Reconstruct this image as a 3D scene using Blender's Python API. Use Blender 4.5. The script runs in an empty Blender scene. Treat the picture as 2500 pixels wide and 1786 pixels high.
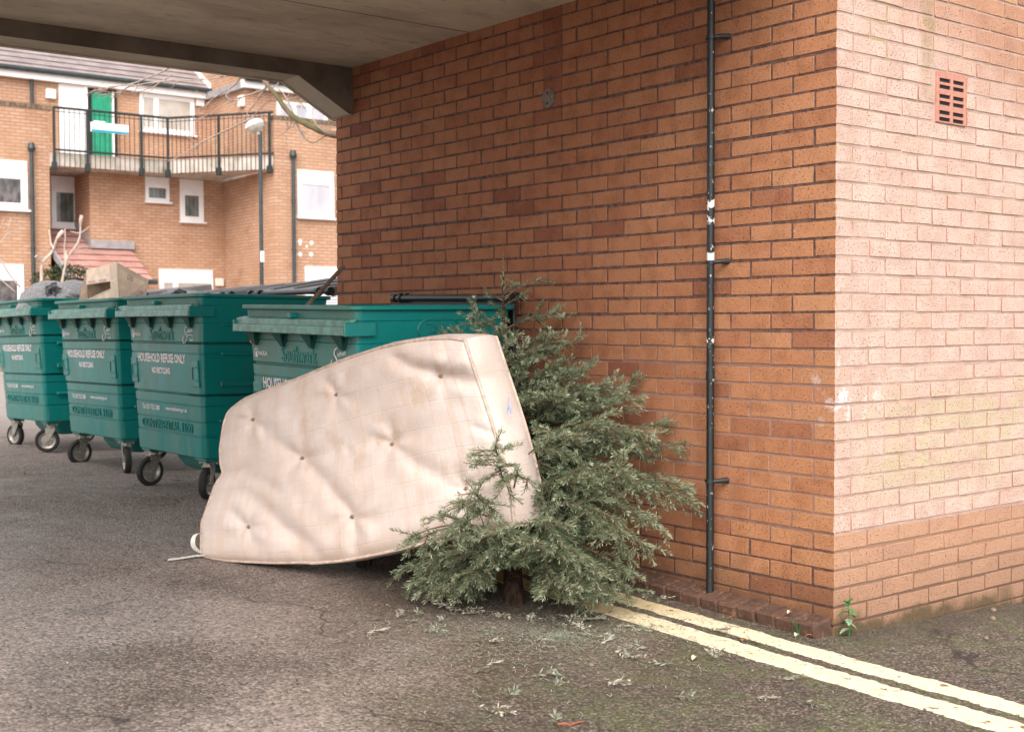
import bpy, math, random
from mathutils import Vector, Matrix, noise as mnoise

# ---------------------------------------------------------------- camera, light, exposure
sc = bpy.context.scene
COL = sc.collection
CAM = Vector((-4.20671, -3.18582, 1.27877))
FW = Vector((0.622921, 0.781507, -0.034870))
RT = Vector((0.781905, -0.623388, -0.003371))
UP = Vector((0.024373, 0.025165, 0.999386))
FPX = 3096.15
cd = bpy.data.cameras.new('camera')
cam = bpy.data.objects.new('camera', cd)
COL.objects.link(cam)
cam.matrix_world = Matrix(((RT.x, UP.x, -FW.x, CAM.x), (RT.y, UP.y, -FW.y, CAM.y), (RT.z, UP.z, -FW.z, CAM.z), (0, 0, 0, 1)))
cd.sensor_width = 36.0
cd.lens = FPX / 2500.0 * 36.0
cd.clip_start = 0.05
cd.clip_end = 600
cd.dof.use_dof = True
cd.dof.focus_distance = 5.7
cd.dof.aperture_fstop = 4.5
sc.camera = cam

SUN_EL, SUN_AZ = math.radians(43), math.radians(222)      # azimuth clockwise from +Y; light from behind the camera
w = bpy.data.worlds.new('World')
sc.world = w
w.use_nodes = True
wn = w.node_tree
wn.nodes.clear()
sky = wn.nodes.new('ShaderNodeTexSky')
sky.sky_type = 'NISHITA'
sky.sun_disc = False
sky.sun_elevation = SUN_EL
sky.sun_rotation = SUN_AZ
sky.air_density = 1.0
sky.dust_density = 1.0
hs = wn.nodes.new('ShaderNodeHueSaturation')               # overcast: the cloud layer takes the blue out of the sky
hs.inputs['Saturation'].default_value = 0.12
bg = wn.nodes.new('ShaderNodeBackground')
bg.inputs['Strength'].default_value = 0.12
wo = wn.nodes.new('ShaderNodeOutputWorld')
wn.links.new(sky.outputs[0], hs.inputs['Color'])
wn.links.new(hs.outputs[0], bg.inputs['Color'])
wn.links.new(bg.outputs[0], wo.inputs['Surface'])
sl = bpy.data.lights.new('sun', 'SUN')
sl.energy = 1.5
sl.angle = math.radians(50)
sl.color = (1.0, 0.925, 0.88)
so = bpy.data.objects.new('sun', sl)
COL.objects.link(so)
sd = Vector((math.sin(SUN_AZ) * math.cos(SUN_EL), math.cos(SUN_AZ) * math.cos(SUN_EL), math.sin(SUN_EL)))
so.rotation_euler = sd.to_track_quat('Z', 'Y').to_euler()
so.location = (-8, -10, 12)
sc.view_settings.view_transform = 'Standard'
sc.view_settings.look = 'None'
sc.view_settings.exposure = 1.48
sc.view_settings.gamma = 1.0
sc.view_settings.use_curve_mapping = False
sc.render.engine = 'CYCLES'
sc.cycles.max_bounces = 8
sc.cycles.diffuse_bounces = 5

# ---------------------------------------------------------------- helpers
R = random.Random(7)


def at(px, py, d):
    """World point seen at photograph pixel (px, py), d metres along the camera axis."""
    return CAM + (FW + RT * ((px - 1250) / FPX) - UP * ((py - 893) / FPX)) * d


def project(P):
    v = Vector(P) - CAM
    z = v.dot(FW)
    return 1250 + FPX * v.dot(RT) / z, 893 - FPX * v.dot(UP) / z, z


def gz(x, y):
    z = .03 * min(max(y, -6), 4.5) + .008 * min(max(0, y - 4.5), 4.5) + .023 * min(max(0, y - 9), 21)
    return z - .03 * max(x, -4) if x < 0 else z - .045 * min(x, 4)


def ground_at(px, py, h=0.0):
    d = 5.0
    q = FW + RT * ((px - 1250) / FPX) - UP * ((py - 893) / FPX)
    for _ in range(60):
        P = CAM + q * d
        d += (P.z - gz(P.x, P.y) - h) / (-q.z) * .8
    return CAM + q * d


def on_y(px, py, y):
    q = FW + RT * ((px - 1250) / FPX) - UP * ((py - 893) / FPX)
    return CAM + q * ((y - CAM.y) / q.y)


class MB:
    """Collects faces and builds ONE mesh object."""

    def __init__(s):
        s.v, s.f, s.m, s.t = [], [], [], []

    def add(s, vs, fs, m=0, t=0.5):
        n = len(s.v)
        s.v += [tuple(a) for a in vs]
        s.t += [t] * len(vs)
        for f in fs:
            s.f.append(tuple(n + i for i in f))
            s.m.append(m)

    def box(s, lo, hi, m=0, t=.5, M=None):
        vs = [Vector((x, y, z)) for z in (lo[2], hi[2]) for y in (lo[1], hi[1]) for x in (lo[0], hi[0])]
        if M is not None:
            vs = [M @ a for a in vs]
        s.add(vs, [(0, 2, 3, 1), (4, 5, 7, 6), (0, 1, 5, 4), (2, 6, 7, 3), (0, 4, 6, 2), (1, 3, 7, 5)], m, t)

    def cbox(s, lo, hi, c=.004, m=0, t=.5, M=None, jit=0, rnd=None):
        """box with all edges chamfered"""
        lo, hi = Vector(lo), Vector(hi)
        ce, h = (lo + hi) / 2, (hi - lo) / 2
        c = min(c, h.x * .9, h.y * .9, h.z * .9)
        vs, idx = [], {}
        for sx in (-1, 1):
            for sy in (-1, 1):
                for sz in (-1, 1):
                    for ax in range(3):
                        p = [h.x - c, h.y - c, h.z - c]
                        p[ax] += c
                        idx[(sx, sy, sz, ax)] = len(vs)
                        q = Vector((sx * p[0], sy * p[1], sz * p[2])) + ce
                        if jit:
                            q += Vector((rnd.uniform(-jit, jit), rnd.uniform(-jit, jit), rnd.uniform(-jit, jit)))
                        vs.append(M @ q if M is not None else q)
        S = (-1, 1)
        fs = []
        for ax in range(3):
            o = [a for a in range(3) if a != ax]
            for sg in S:
                q = []
                for a, b in ((-1, -1), (1, -1), (1, 1), (-1, 1)):
                    k = [0, 0, 0]
                    k[ax], k[o[0]], k[o[1]] = sg, a, b
                    q.append(idx[(k[0], k[1], k[2], ax)])
                fl = (sg > 0) != (ax == 1)
                fs.append(q if fl else q[::-1])
            for a in S:
                for b in S:
                    k1, k2 = [0, 0, 0], [0, 0, 0]
                    k1[ax], k2[ax] = -1, 1
                    for k in (k1, k2):
                        k[o[0]], k[o[1]] = a, b
                    q = [idx[(*k1, o[0])], idx[(*k2, o[0])], idx[(*k2, o[1])], idx[(*k1, o[1])]]
                    n = (vs[q[1]] - vs[q[0]]).cross(vs[q[2]] - vs[q[1]])
                    mid = (vs[q[0]] + vs[q[2]]) / 2
                    cw = M @ ce if M is not None else ce
                    fs.append(q if n.dot(mid - cw) > 0 else q[::-1])
        for sx in S:
            for sy in S:
                for sz in S:
                    q = [idx[(sx, sy, sz, a)] for a in range(3)]
                    n = (vs[q[1]] - vs[q[0]]).cross(vs[q[2]] - vs[q[1]])
                    cw = M @ ce if M is not None else ce
                    fs.append(q if n.dot(vs[q[0]] - cw) > 0 else q[::-1])
        s.add(vs, fs, m, t)

    def quad(s, a, b, c, d, m=0, t=.5):
        s.add([a, b, c, d], [(0, 1, 2, 3)], m, t)

    def panel(s, pts, n, th, m=0, t=.5):
        """polygon with thickness th along -n"""
        n = Vector(n).normalized()
        k = len(pts)
        vs = [Vector(p) for p in pts] + [Vector(p) - n * th for p in pts]
        fs = [tuple(range(k)), tuple(range(2 * k - 1, k - 1, -1))]
        fs += [(i, i + k, (i + 1) % k + k, (i + 1) % k) for i in range(k)]
        s.add(vs, fs, m, t)

    def tube(s, path, r, n=8, m=0, t=.5, cap=True):
        path = [Vector(p) for p in path]
        if not hasattr(r, '__len__'):
            r = [r] * len(path)
        vs, fs = [], []
        T = (path[1] - path[0]).normalized()
        A = T.orthogonal().normalized()
        for i, p in enumerate(path):
            if i == 0:
                T = path[1] - path[0]
            elif i == len(path) - 1:
                T = path[-1] - path[-2]
            else:
                T = path[i + 1] - path[i - 1]
            T.normalize()
            A = (A - T * A.dot(T))
            A = A.normalized() if A.length > 1e-6 else T.orthogonal().normalized()
            B = T.cross(A)
            for k in range(n):
                a = 2 * math.pi * k / n
                vs.append(p + (A * math.cos(a) + B * math.sin(a)) * r[i])
        for i in range(len(path) - 1):
            for k in range(n):
                a, b = i * n + k, i * n + (k + 1) % n
                fs.append((a, b, b + n, a + n))
        if cap:
            fs.append(tuple(range(n))[::-1])
            fs.append(tuple(range((len(path) - 1) * n, len(path) * n)))
        s.add(vs, fs, m, t)

    def lathe(s, prof, n=20, M=None, m=0, t=.5):
        """profile [(r, z)] turned about local Z"""
        vs, fs = [], []
        for r, z in prof:
            for k in range(n):
                a = 2 * math.pi * k / n
                q = Vector((r * math.cos(a), r * math.sin(a), z))
                vs.append(M @ q if M is not None else q)
        for i in range(len(prof) - 1):
            for k in range(n):
                a, b = i * n + k, i * n + (k + 1) % n
                fs.append((a, b, b + n, a + n))
        s.add(vs, fs, m, t)

    def grid(s, rows, m=0, t=.5, closed=False):
        """rows of points -> quads"""
        nr, nc = len(rows), len(rows[0])
        vs = [p for r in rows for p in r]
        fs = []
        for i in range(nr - 1):
            for k in range(nc if closed else nc - 1):
                a, b = i * nc + k, i * nc + (k + 1) % nc
                fs.append((a, b, b + nc, a + nc))
        s.add(vs, fs, m, t)

    def mesh(s, name, mats, smooth=False):
        me = bpy.data.meshes.new(name)
        me.from_pydata(s.v, [], s.f)
        for m in (mats if isinstance(mats, (list, tuple)) else [mats]):
            me.materials.append(m)
        me.polygons.foreach_set('material_index', s.m)
        if smooth:
            me.polygons.foreach_set('use_smooth', [True] * len(s.f))
        at_ = me.attributes.new('tone', 'FLOAT', 'POINT')
        at_.data.foreach_set('value', s.t)
        me.update()
        return me

    def build(s, name, mats, parent=None, smooth=False, auto=None):
        me = s.mesh(name, mats, smooth)
        if auto:
            me.polygons.foreach_set('use_smooth', [True] * len(s.f))
            me.set_sharp_from_angle(angle=math.radians(auto))
        return link(name, me, parent)


def link(name, me, parent=None):
    o = bpy.data.objects.new(name, me)
    COL.objects.link(o)
    if parent is not None:
        o.parent = parent
        if parent.type == 'EMPTY' and not parent.get('_local'):
            o.matrix_parent_inverse = Matrix.Translation(-Vector(parent.location))
    return o


def tag(o, label=None, cat=None, group=None, kind=None):
    if label: o['label'] = label
    if cat: o['category'] = cat
    if group: o['group'] = group
    if kind: o['kind'] = kind
    return o


def thing(name, label, cat, loc=(0, 0, 0), group=None):
    o = bpy.data.objects.new(name, None)
    o.empty_display_size = .1
    COL.objects.link(o)
    o.location = loc
    return tag(o, label, cat, group)


def dup(o, parent=None):
    kids = list(o.children)
    c = o.copy()
    COL.objects.link(c)
    if parent is not None:
        c.parent = parent
        c.matrix_parent_inverse = o.matrix_parent_inverse.copy()
    for k in kids:
        dup(k, c)
    return c


TXT = {}


def text_geo(s, extrude=0.0, bold=0.0, res=2):
    key = (s, extrude, bold, res)
    if key in TXT: return TXT[key]
    cu = bpy.data.curves.new('t', 'FONT')
    cu.body = s
    cu.extrude = extrude
    cu.offset = bold
    cu.resolution_u = res
    o = bpy.data.objects.new('t', cu)
    COL.objects.link(o)
    dg = bpy.context.evaluated_depsgraph_get()
    me = o.evaluated_get(dg).to_mesh()
    vs = [v.co.copy() for v in me.vertices]
    fs = [tuple(p.vertices) for p in me.polygons]
    o.evaluated_get(dg).to_mesh_clear()
    bpy.data.objects.remove(o)
    bpy.data.curves.remove(cu)
    x0, x1 = min(v.x for v in vs), max(v.x for v in vs)
    y0, y1 = min(v.y for v in vs), max(v.y for v in vs)
    TXT[key] = (vs, fs, x0, x1, y0, y1)
    return TXT[key]


def put_text(mb, s, width, height, M, extrude=0.0, bold=.02, m=0):
    """text fitted to width x height, centred on M's origin in M's XY plane; extrude is metres"""
    vs, fs, x0, x1, y0, y1 = text_geo(s, .1 if extrude else 0, bold)
    sx, sy = width / (x1 - x0), height / (y1 - y0)
    out = [M @ Vector(((v.x - (x0 + x1) / 2) * sx, (v.y - (y0 + y1) / 2) * sy, v.z * extrude * 10)) for v in vs]
    mb.add(out, fs, m)


# ---------------------------------------------------------------- materials
class G:
    def __init__(s, name, rough=.7, metal=0.0, spec=.5):
        s.mat = bpy.data.materials.new(name)
        s.mat.use_nodes = True
        s.nt = s.mat.node_tree
        s.b = s.nt.nodes['Principled BSDF']
        s.b.inputs['Roughness'].default_value = rough
        s.b.inputs['Metallic'].default_value = metal
        s.b.inputs['Specular IOR Level'].default_value = spec

    def n(s, typ, ins=None, **pr):
        nd = s.nt.nodes.new(typ)
        for k, v in pr.items(): setattr(nd, k, v)
        for k, v in (ins or {}).items():
            s.put(nd.inputs[k], v)
        return nd

    def put(s, sock, v):
        if isinstance(v, bpy.types.NodeSocket):
            s.nt.links.new(v, sock)
        elif hasattr(v, '__len__') and len(v) == 3 and sock.type == 'RGBA':
            sock.default_value = (*v, 1)
        else:
            sock.default_value = v

    def pos(s): return s.n('ShaderNodeNewGeometry').outputs['Position']
    def normal(s): return s.n('ShaderNodeNewGeometry').outputs['True Normal']
    def obj(s): return s.n('ShaderNodeTexCoord').outputs['Object']
    def tone(s): return s.n('ShaderNodeAttribute', attribute_name='tone').outputs['Fac']
    def attr(s, a): return s.n('ShaderNodeAttribute', attribute_name=a).outputs['Fac']

    def xyz(s, v):
        o = s.n('ShaderNodeSeparateXYZ', {0: v}).outputs
        return o[0], o[1], o[2]

    def comb(s, x, y, z): return s.n('ShaderNodeCombineXYZ', {0: x, 1: y, 2: z}).outputs[0]
    def scale(s, v, k): return s.n('ShaderNodeVectorMath', {0: v, 1: k}, operation='MULTIPLY').outputs[0]

    def noise(s, v, sc, det=3, rough=.55, dist=0.0):
        return s.n('ShaderNodeTexNoise', {'Vector': v, 'Scale': sc, 'Detail': det, 'Roughness': rough, 'Distortion': dist}).outputs['Fac']

    def vor(s, v, sc, feat='F1', out='Distance'):
        return s.n('ShaderNodeTexVoronoi', {'Vector': v, 'Scale': sc}, feature=feat).outputs[out]

    def math(s, op, a, b=0.0, c=0.0):
        return s.n('ShaderNodeMath', {0: a, 1: b, 2: c}, operation=op).outputs[0]

    def step(s, v, a, b):
        """smooth 0..1 as v goes from a to b"""
        return s.n('ShaderNodeMapRange', {0: v, 1: a, 2: b, 3: 0.0, 4: 1.0}, interpolation_type='SMOOTHSTEP').outputs[0]

    def mul(s, *a):
        r = a[0]
        for b in a[1:]: r = s.math('MULTIPLY', r, b)
        return r

    def ramp(s, f, pts):
        nd = s.n('ShaderNodeValToRGB', {0: f})
        e = nd.color_ramp.elements
        for i, (p, c) in enumerate(pts):
            el = e[i] if i < 2 else e.new(p)
            el.position = p
            el.color = (*c, 1) if hasattr(c, '__len__') else (c, c, c, 1)
        return nd.outputs[0]

    def mix(s, a, b, f, mode='MIX'):
        nd = s.n('ShaderNodeMix', data_type='RGBA', blend_type=mode)
        s.put(nd.inputs[0], f)
        s.put(nd.inputs[6], a)
        s.put(nd.inputs[7], b)
        return nd.outputs[2]

    def out(s, color=None, rough=None, height=None, dist=.002, strength=1.0):
        if color is not None: s.put(s.b.inputs['Base Color'], color)
        if rough is not None: s.put(s.b.inputs['Roughness'], rough)
        if height is not None:
            bp = s.n('ShaderNodeBump', {'Height': height, 'Distance': dist, 'Strength': strength})
            s.nt.links.new(bp.outputs[0], s.b.inputs['Normal'])
        return s.mat


def plain(name, col, rough=.6, metal=0.0, var=.12, sc=30.0, bump=0.0):
    g = G(name, rough, metal)
    p = g.obj()
    n = g.noise(p, sc, 4)
    c = g.mix(tuple(x * (1 - var) for x in col), tuple(min(1, x * (1 + var)) for x in col), g.step(n, .3, .7))
    return g.out(c, height=n if bump else None, dist=bump or .001)


def brick_mat():
    g = G('weathered_brick', .85, spec=.25)
    p = g.pos()
    x, y, z = g.xyz(p)
    nx, ny, nz = g.xyz(g.normal())
    t = g.tone()
    base = g.ramp(t, [(0, (.23, .080, .046)), (.3, (.32, .122, .064)), (.55, (.365, .148, .075)), (.8, (.375, .162, .085)), (1, (.43, .20, .104))])
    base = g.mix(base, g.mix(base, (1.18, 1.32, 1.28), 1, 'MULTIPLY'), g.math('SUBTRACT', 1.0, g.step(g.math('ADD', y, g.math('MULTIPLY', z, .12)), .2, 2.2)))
    big = g.noise(p, 9, 3)
    base = g.mix(base, g.mix(base, (.62, .55, .5), 1, 'MULTIPLY'), g.mul(g.step(big, .42, .7), .48))
    fine = g.noise(g.scale(p, (1, 1, 1.8)), 105, 4, .7)
    pits = g.step(fine, .555, .64)
    pale = g.step(g.noise(p, 55, 4, .65), .60, .74)
    base = g.mix(base, (.52, .27, .13), g.mul(pale, .35))
    # front face: bleached by old cleaning, from the seventh course up
    front = g.mul(g.step(ny, -.4, -.7), g.math('SUBTRACT', 1.0, g.step(y, .012, .02)))
    edge = g.noise(p, 5, 3)
    wash = g.mul(front, g.step(z, .404, .418))
    top = g.math('SUBTRACT', 1.0, g.mul(g.step(g.math('ADD', z, g.math('MULTIPLY', x, .35)), 2.55, 3.05), .75))
    wash = g.mul(wash, top)
    bleach = g.mix((.56, .385, .315), (.645, .485, .41), g.step(g.noise(p, 7, 3), .3, .7))
    bleach = g.mix(bleach, (.57, .37, .275), g.mul(g.step(t, .5, 1), .35))
    base = g.mix(base, bleach, g.mul(wash, g.math('ADD', .78, g.mul(edge, .2))))
    base = g.mix(base, (.50, .305, .205), g.mul(front, g.math('SUBTRACT', 1.0, g.step(z, .404, .418)), .68))
    # green algae bloom on the front face
    alg = g.mul(front, g.step(z, .42, .62), g.math('SUBTRACT', 1.0, g.step(z, .85, 1.15)), g.step(g.math('ADD', x, g.mul(g.noise(p, 3, 3), .5)), .25, .7), g.step(g.noise(g.scale(p, (1, 1, .7)), 6, 4), .36, .62))
    base = g.mix(base, (.50, .42, .25), g.mul(alg, .62))
    # damp stain running down from above, left of the vent
    st = g.mul(front, g.step(x, .565, .60), g.math('SUBTRACT', 1.0, g.step(x, .665, .70)), g.step(z, 2.05, 2.6), g.step(g.noise(p, 12, 3), .3, .6))
    base = g.mix(base, (.30, .23, .11), g.mul(st, .6))
    # white scuffs round the corner
    ch = g.mul(g.step(g.noise(p, 9, 5, .65), .52, .66), g.step(z, .74, .86), g.math('SUBTRACT', 1.0, g.step(z, 1.08, 1.22)), g.math('SUBTRACT', 1.0, g.step(x, .12, .42)), g.math('SUBTRACT', 1.0, g.step(y, .04, .2)))
    base = g.mix(base, (.82, .72, .68), g.mul(ch, g.math('ADD', .4, g.mul(front, .5))))
    # dirt splashed up from the ground
    lvl = g.math('ADD', z, g.math('MULTIPLY', g.math('SUBTRACT', g.noise(p, 4, 4), .5), .25))
    low = g.math('SUBTRACT', 1.0, g.step(lvl, .05, .34))
    base = g.mix(base, (.12, .065, .035), g.mul(low, g.math('SUBTRACT', .66, g.mul(front, .38))))
    moss = g.mul(front, g.math('SUBTRACT', 1.0, g.step(g.math('ADD', lvl, g.math('MULTIPLY', x, .045)), .02, .09)))
    base = g.mix(base, (.075, .06, .028), g.mul(moss, .85))
    base = g.mix(base, (.06, .025, .014), g.mul(pits, .74))
    sp = g.step(g.noise(p, 70, 2), .74, .78)
    base = g.mix(base, (.72, .66, .6), g.mul(sp, .5))
    h = g.math('SUBTRACT', g.mul(g.noise(p, 60, 4, .7), .8), g.mul(pits, .8))
    return g.out(base, height=h, dist=.003, strength=.8)


def mortar_mat():
    g = G('mortar', .9, spec=.2)
    p = g.pos()
    x, y, z = g.xyz(p)
    nx, ny, nz = g.xyz(g.normal())
    front = g.mul(g.step(ny, -.4, -.7), g.math('SUBTRACT', 1.0, g.step(y, .012, .02)))
    n = g.noise(p, 40, 4)
    c = g.mix((.075, .043, .037), (.165, .096, .076), g.step(n, .3, .7))
    c = g.mix(c, (.40, .235, .175), g.mul(g.math('SUBTRACT', 1.0, front), g.math('SUBTRACT', 1.0, g.step(z, .95, 1.35)), g.step(z, .3, .5), .6))
    pk = g.mix((.38, .25, .20), (.50, .355, .295), g.step(g.noise(p, 8, 4), .3, .65))
    c = g.mix(c, pk, g.mul(front, g.step(z, .40, .41)))
    c = g.mix(c, (.30, .18, .12), g.mul(front, g.math('SUBTRACT', 1.0, g.step(z, .40, .41))))
    gr = g.mul(front, g.step(z, 1.5, 1.9), g.step(g.noise(p, 5, 3), .52, .66))
    c = g.mix(c, (.34, .28, .13), g.mul(gr, .6))
    low = g.math('SUBTRACT', 1.0, g.step(z, .02, .3))
    c = g.mix(c, (.07, .045, .03), g.mul(low, .7))
    return g.out(c, height=g.noise(p, 220, 3), dist=.002)


def concrete_mat():
    g = G('stained_concrete', .88, spec=.2)
    p = g.pos()
    n1 = g.noise(g.scale(p, (1, 1.6, 1)), 1.3, 5, .6)
    n2 = g.noise(g.scale(p, (1.2, 5, 3)), 4, 5, .6, .6)
    c = g.mix((.54, .46, .36), (.78, .685, .55), g.step(n1, .3, .68))
    c = g.mix(c, (.20, .15, .10), g.mul(g.step(n2, .56, .74), .6))
    c = g.mix(c, (.10, .07, .045), g.mul(g.step(g.noise(g.scale(p, (1, 6, 1)), 9, 3), .66, .72), .5))
    c = g.mix(c, (.55, .47, .36), g.mul(g.step(g.noise(p, 22, 4), .62, .75), .25))
    x, y, z = g.xyz(p)
    line = g.math('ABSOLUTE', g.math('SUBTRACT', y, g.math('ADD', 2.45, g.mul(g.noise(g.comb(x, 0, 0), 9, 3), .02))))
    c = g.mix(c, (.07, .05, .035), g.mul(g.math('SUBTRACT', 1.0, g.step(line, .004, .012)), .7))
    h = g.math('ADD', g.noise(p, 60, 5, .7), g.mul(g.noise(g.scale(p, (1, 12, 1)), 6, 2), .6))
    return g.out(c, height=h, dist=.004)


def asphalt_mat():
    g = G('wet_asphalt', .55, spec=.5)
    p = g.pos()
    x, y, z = g.xyz(p)
    big = g.noise(p, .9, 4, .6)
    mid = g.noise(p, 5, 4, .6)
    cell = g.n('ShaderNodeTexVoronoi', {'Vector': p, 'Scale': 95.0})
    cv = g.xyz(cell.outputs['Color'])[0]
    c = g.ramp(cv, [(0, (.045, .033, .026)), (.35, (.140, .105, .082)), (.75, (.225, .172, .136)), (1, (.40, .315, .255))])
    c = g.mix(c, (.070, .050, .036), g.mul(g.step(mid, .45, .7), .55))
    gap = g.step(cell.outputs['Distance'], .35, .62)
    c = g.mix(c, (.030, .022, .017), g.mul(gap, .65))
    # tan needles and dust trodden in round the tree
    dx, dy = g.math('SUBTRACT', x, -1.0), g.math('SUBTRACT', y, .7)
    dd = g.math('SQRT', g.math('ADD', g.mul(dx, dx), g.mul(dy, dy)))
    near = g.math('SUBTRACT', 1.0, g.step(dd, .3, 1.6))
    c = g.mix(c, (.12, .078, .050), g.mul(near, .45))
    # moss, towards the near right
    mossy = g.mul(g.step(g.noise(p, 3.2, 5, .65), .40, .62), g.step(g.math('SUBTRACT', g.math('MULTIPLY', x, .55), y), -2.3, -.3), g.step(g.noise(p, 60, 3), .4, .6))
    c = g.mix(c, (.120, .160, .045), g.mul(mossy, .62))
    soil = g.mul(g.math('SUBTRACT', 1.0, g.step(g.math('ABSOLUTE', g.math('SUBTRACT', y, -.02)), .04, .3)), g.step(x, -.1, .1))
    c = g.mix(c, (.075, .05, .034), g.mul(soil, .5))
    sheen_tint = g.mul(g.step(g.math('ADD', g.noise(p, 1.0, 4), g.math('ADD', g.math('MULTIPLY', x, -.10), g.math('MULTIPLY', y, .085))), .60, .95), .66)  # wet sky sheen painted into the asphalt colour, stronger to the left and back
    c = g.mix(c, g.ramp(cv, [(0, (.10, .082, .075)), (.3, (.27, .218, .190)), (.75, (.37, .30, .262)), (1, (.51, .42, .37))]), sheen_tint)
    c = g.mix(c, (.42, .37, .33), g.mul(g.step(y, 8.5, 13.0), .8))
    wp = g.n('ShaderNodeVectorMath', {0: p, 1: g.n('ShaderNodeTexNoise', {'Vector': p, 'Scale': 1.6, 'Detail': 4.0}).outputs['Color']}, operation='ADD').outputs[0]
    crack = g.math('SUBTRACT', 1.0, g.step(g.vor(wp, .75, 'DISTANCE_TO_EDGE'), .002, .010))
    c = g.mix(c, (.02, .015, .012), g.mul(crack, g.step(g.noise(p, 1.3, 2), .45, .6), .75))
    oil = g.step(g.noise(p, 1.9, 3, .5, .5), .66, .74)
    c = g.mix(c, (.035, .027, .023), g.mul(oil, .25))
    white = g.step(g.noise(p, 75, 2), .73, .77)
    c = g.mix(c, (.42, .36, .3), g.mul(white, .6))
    # wet film: smoother, over to the left
    wet = g.mul(g.step(g.math('ADD', g.noise(p, 1.1, 4), g.math('MULTIPLY', x, -.15)), .62, .95), 1.0)
    dry = g.step(g.math('ADD', mid, g.mul(big, .5)), .5, .9)
    rough = g.math('SUBTRACT', g.math('ADD', .62, g.mul(dry, .2)), g.mul(wet, .42))
    grain = g.math('SUBTRACT', 1.0, g.vor(p, 95))
    h = g.math('ADD', g.mul(grain, .8), g.mul(g.noise(p, 260, 3), .4))
    h = g.math('ADD', h, g.mul(g.noise(p, 18, 3), .8))
    bp = g.n('ShaderNodeBump', {'Height': h, 'Distance': .011, 'Strength': g.math('SUBTRACT', .95, g.mul(wet, .55))})
    g.nt.links.new(bp.outputs[0], g.b.inputs['Normal'])
    return g.out(c, rough)


def line_paint():
    g = G('yellow_line_paint', .7, spec=.3)
    p = g.pos()
    x, y, z = g.xyz(p)
    n = g.noise(p, 30, 5, .65)
    c = g.mix((.74, .64, .42), (.80, .73, .54), g.step(n, .3, .7))
    c = g.mix(c, (.50, .31, .06), g.mul(g.step(g.math('ADD', y, g.mul(g.noise(p, 5, 3), .5)), .55, 1.35), .6))
    c = g.mix(c, (.16, .10, .045), g.step(g.noise(p, 22, 5, .7), .59, .64))
    c = g.mix(c, (.08, .06, .04), g.mul(g.step(g.noise(p, 150, 3), .62, .68), .6))
    return g.out(c, height=g.math('ADD', n, g.mul(g.noise(p, 160, 3), .5)), dist=.003)


def far_brick_mat(axis, name):
    g = G(name, .9, spec=.2)
    p = g.pos()
    x, y, z = g.xyz(p)
    v = g.comb(x if axis == 'x' else y, z, 0.0)
    b = g.n('ShaderNodeTexBrick', {'Vector': v, 'Color1': (.46, .258, .158), 'Color2': (.54, .335, .222), 'Mortar': (.34, .21, .15), 'Scale': 1.0,
                                   'Mortar Size': .012, 'Mortar Smooth': .1, 'Bias': 0.0, 'Brick Width': .225, 'Row Height': .075})
    c = b.outputs['Color']
    n = g.noise(p, 1.4, 4)
    c = g.mix(c, g.mix(c, (.66, .52, .42), 1, 'MULTIPLY'), g.mul(g.step(n, .45, .75), .6))
    c = g.mix(c, (.50, .30, .18), g.mul(g.step(g.noise(p, .8, 3), .4, .65), .3))
    return g.out(c, height=b.outputs['Fac'], dist=-.006)


M_BRICK, M_MORTAR, M_CONC = brick_mat(), mortar_mat(), concrete_mat()
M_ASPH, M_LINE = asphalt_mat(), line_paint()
M_FX, M_FY = far_brick_mat('x', 'far_brick'), far_brick_mat('y', 'far_brick_side')

# ---------------------------------------------------------------- ground


def span(a, b, n): return [a + (b - a) * i / (n - 1) for i in range(n)]


gx = span(-90, -8, 14) + span(-7, 3.5, 64) + span(4, 90, 16)
gy = span(-60, -5, 12) + span(-4.4, 10, 90) + span(11, 34, 24) + span(40, 160, 8)
b = MB()
b.grid([[(x, y, gz(x, y)) for x in gx] for y in gy])
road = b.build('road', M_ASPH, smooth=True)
tag(road, kind='structure')

for x0, x1, nm in ((-.358, -.235, 'yellow_line'), (-.577, -.436, 'yellow_line')):
    b = MB()
    rows = []
    y = -2.6
    while y < 2.4:
        e0 = (mnoise.noise(Vector((y * 9, x0 * 7, 1))) * .013 + mnoise.noise(Vector((y * 37, x0, 5))) * .011)
        e1 = (mnoise.noise(Vector((y * 9, x1 * 7, 9))) * .013 + mnoise.noise(Vector((y * 37, x1, 7))) * .011)
        bend = .05 * max(0, -.3 - y) * .6
        a, c = x0 + e0 + bend, x1 + e1 + bend
        rows.append([(a - .002, y, gz(a, y) - .002), (a, y, gz(a, y) + .004)] + [(a + (c - a) * k / 5, y, gz(a + (c - a) * k / 5, y) + .0045) for k in range(1, 5)] + [(c, y, gz(c, y) + .004), (c + .002, y, gz(c, y) - .002)])
        y += .014
    b.grid(rows)
    o = b.build(nm, M_LINE)
    tag(o, kind='structure')

# ---------------------------------------------------------------- the brick building with its underpass
LW, RW = 3.89, 4.18                 # left wall runs along +Y, front wall along +X, corner at the origin
CEIL = 2.868
bld = thing('brick_building', 'brick building with a concrete ceiled underpass, its pale bleached corner towards us', 'building', (0, 0, 0))


def zk(k): return (33.5 - k) * .075


b = MB()                                # mortar core of the two walls, set back behind the brick faces
b.box((.0028, .0030, -.45), (.34, LW - .004, CEIL + .03))
w_side = b.build('wall', M_MORTAR, bld)
b = MB()
b.box((.336, .0036, -.45), (RW - .003, .34, CEIL + .31))
w_front = b.build('wall', M_MORTAR, bld)

RB = random.Random(3)
cells = []                              # (lo, hi, tone, which wall)


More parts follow.
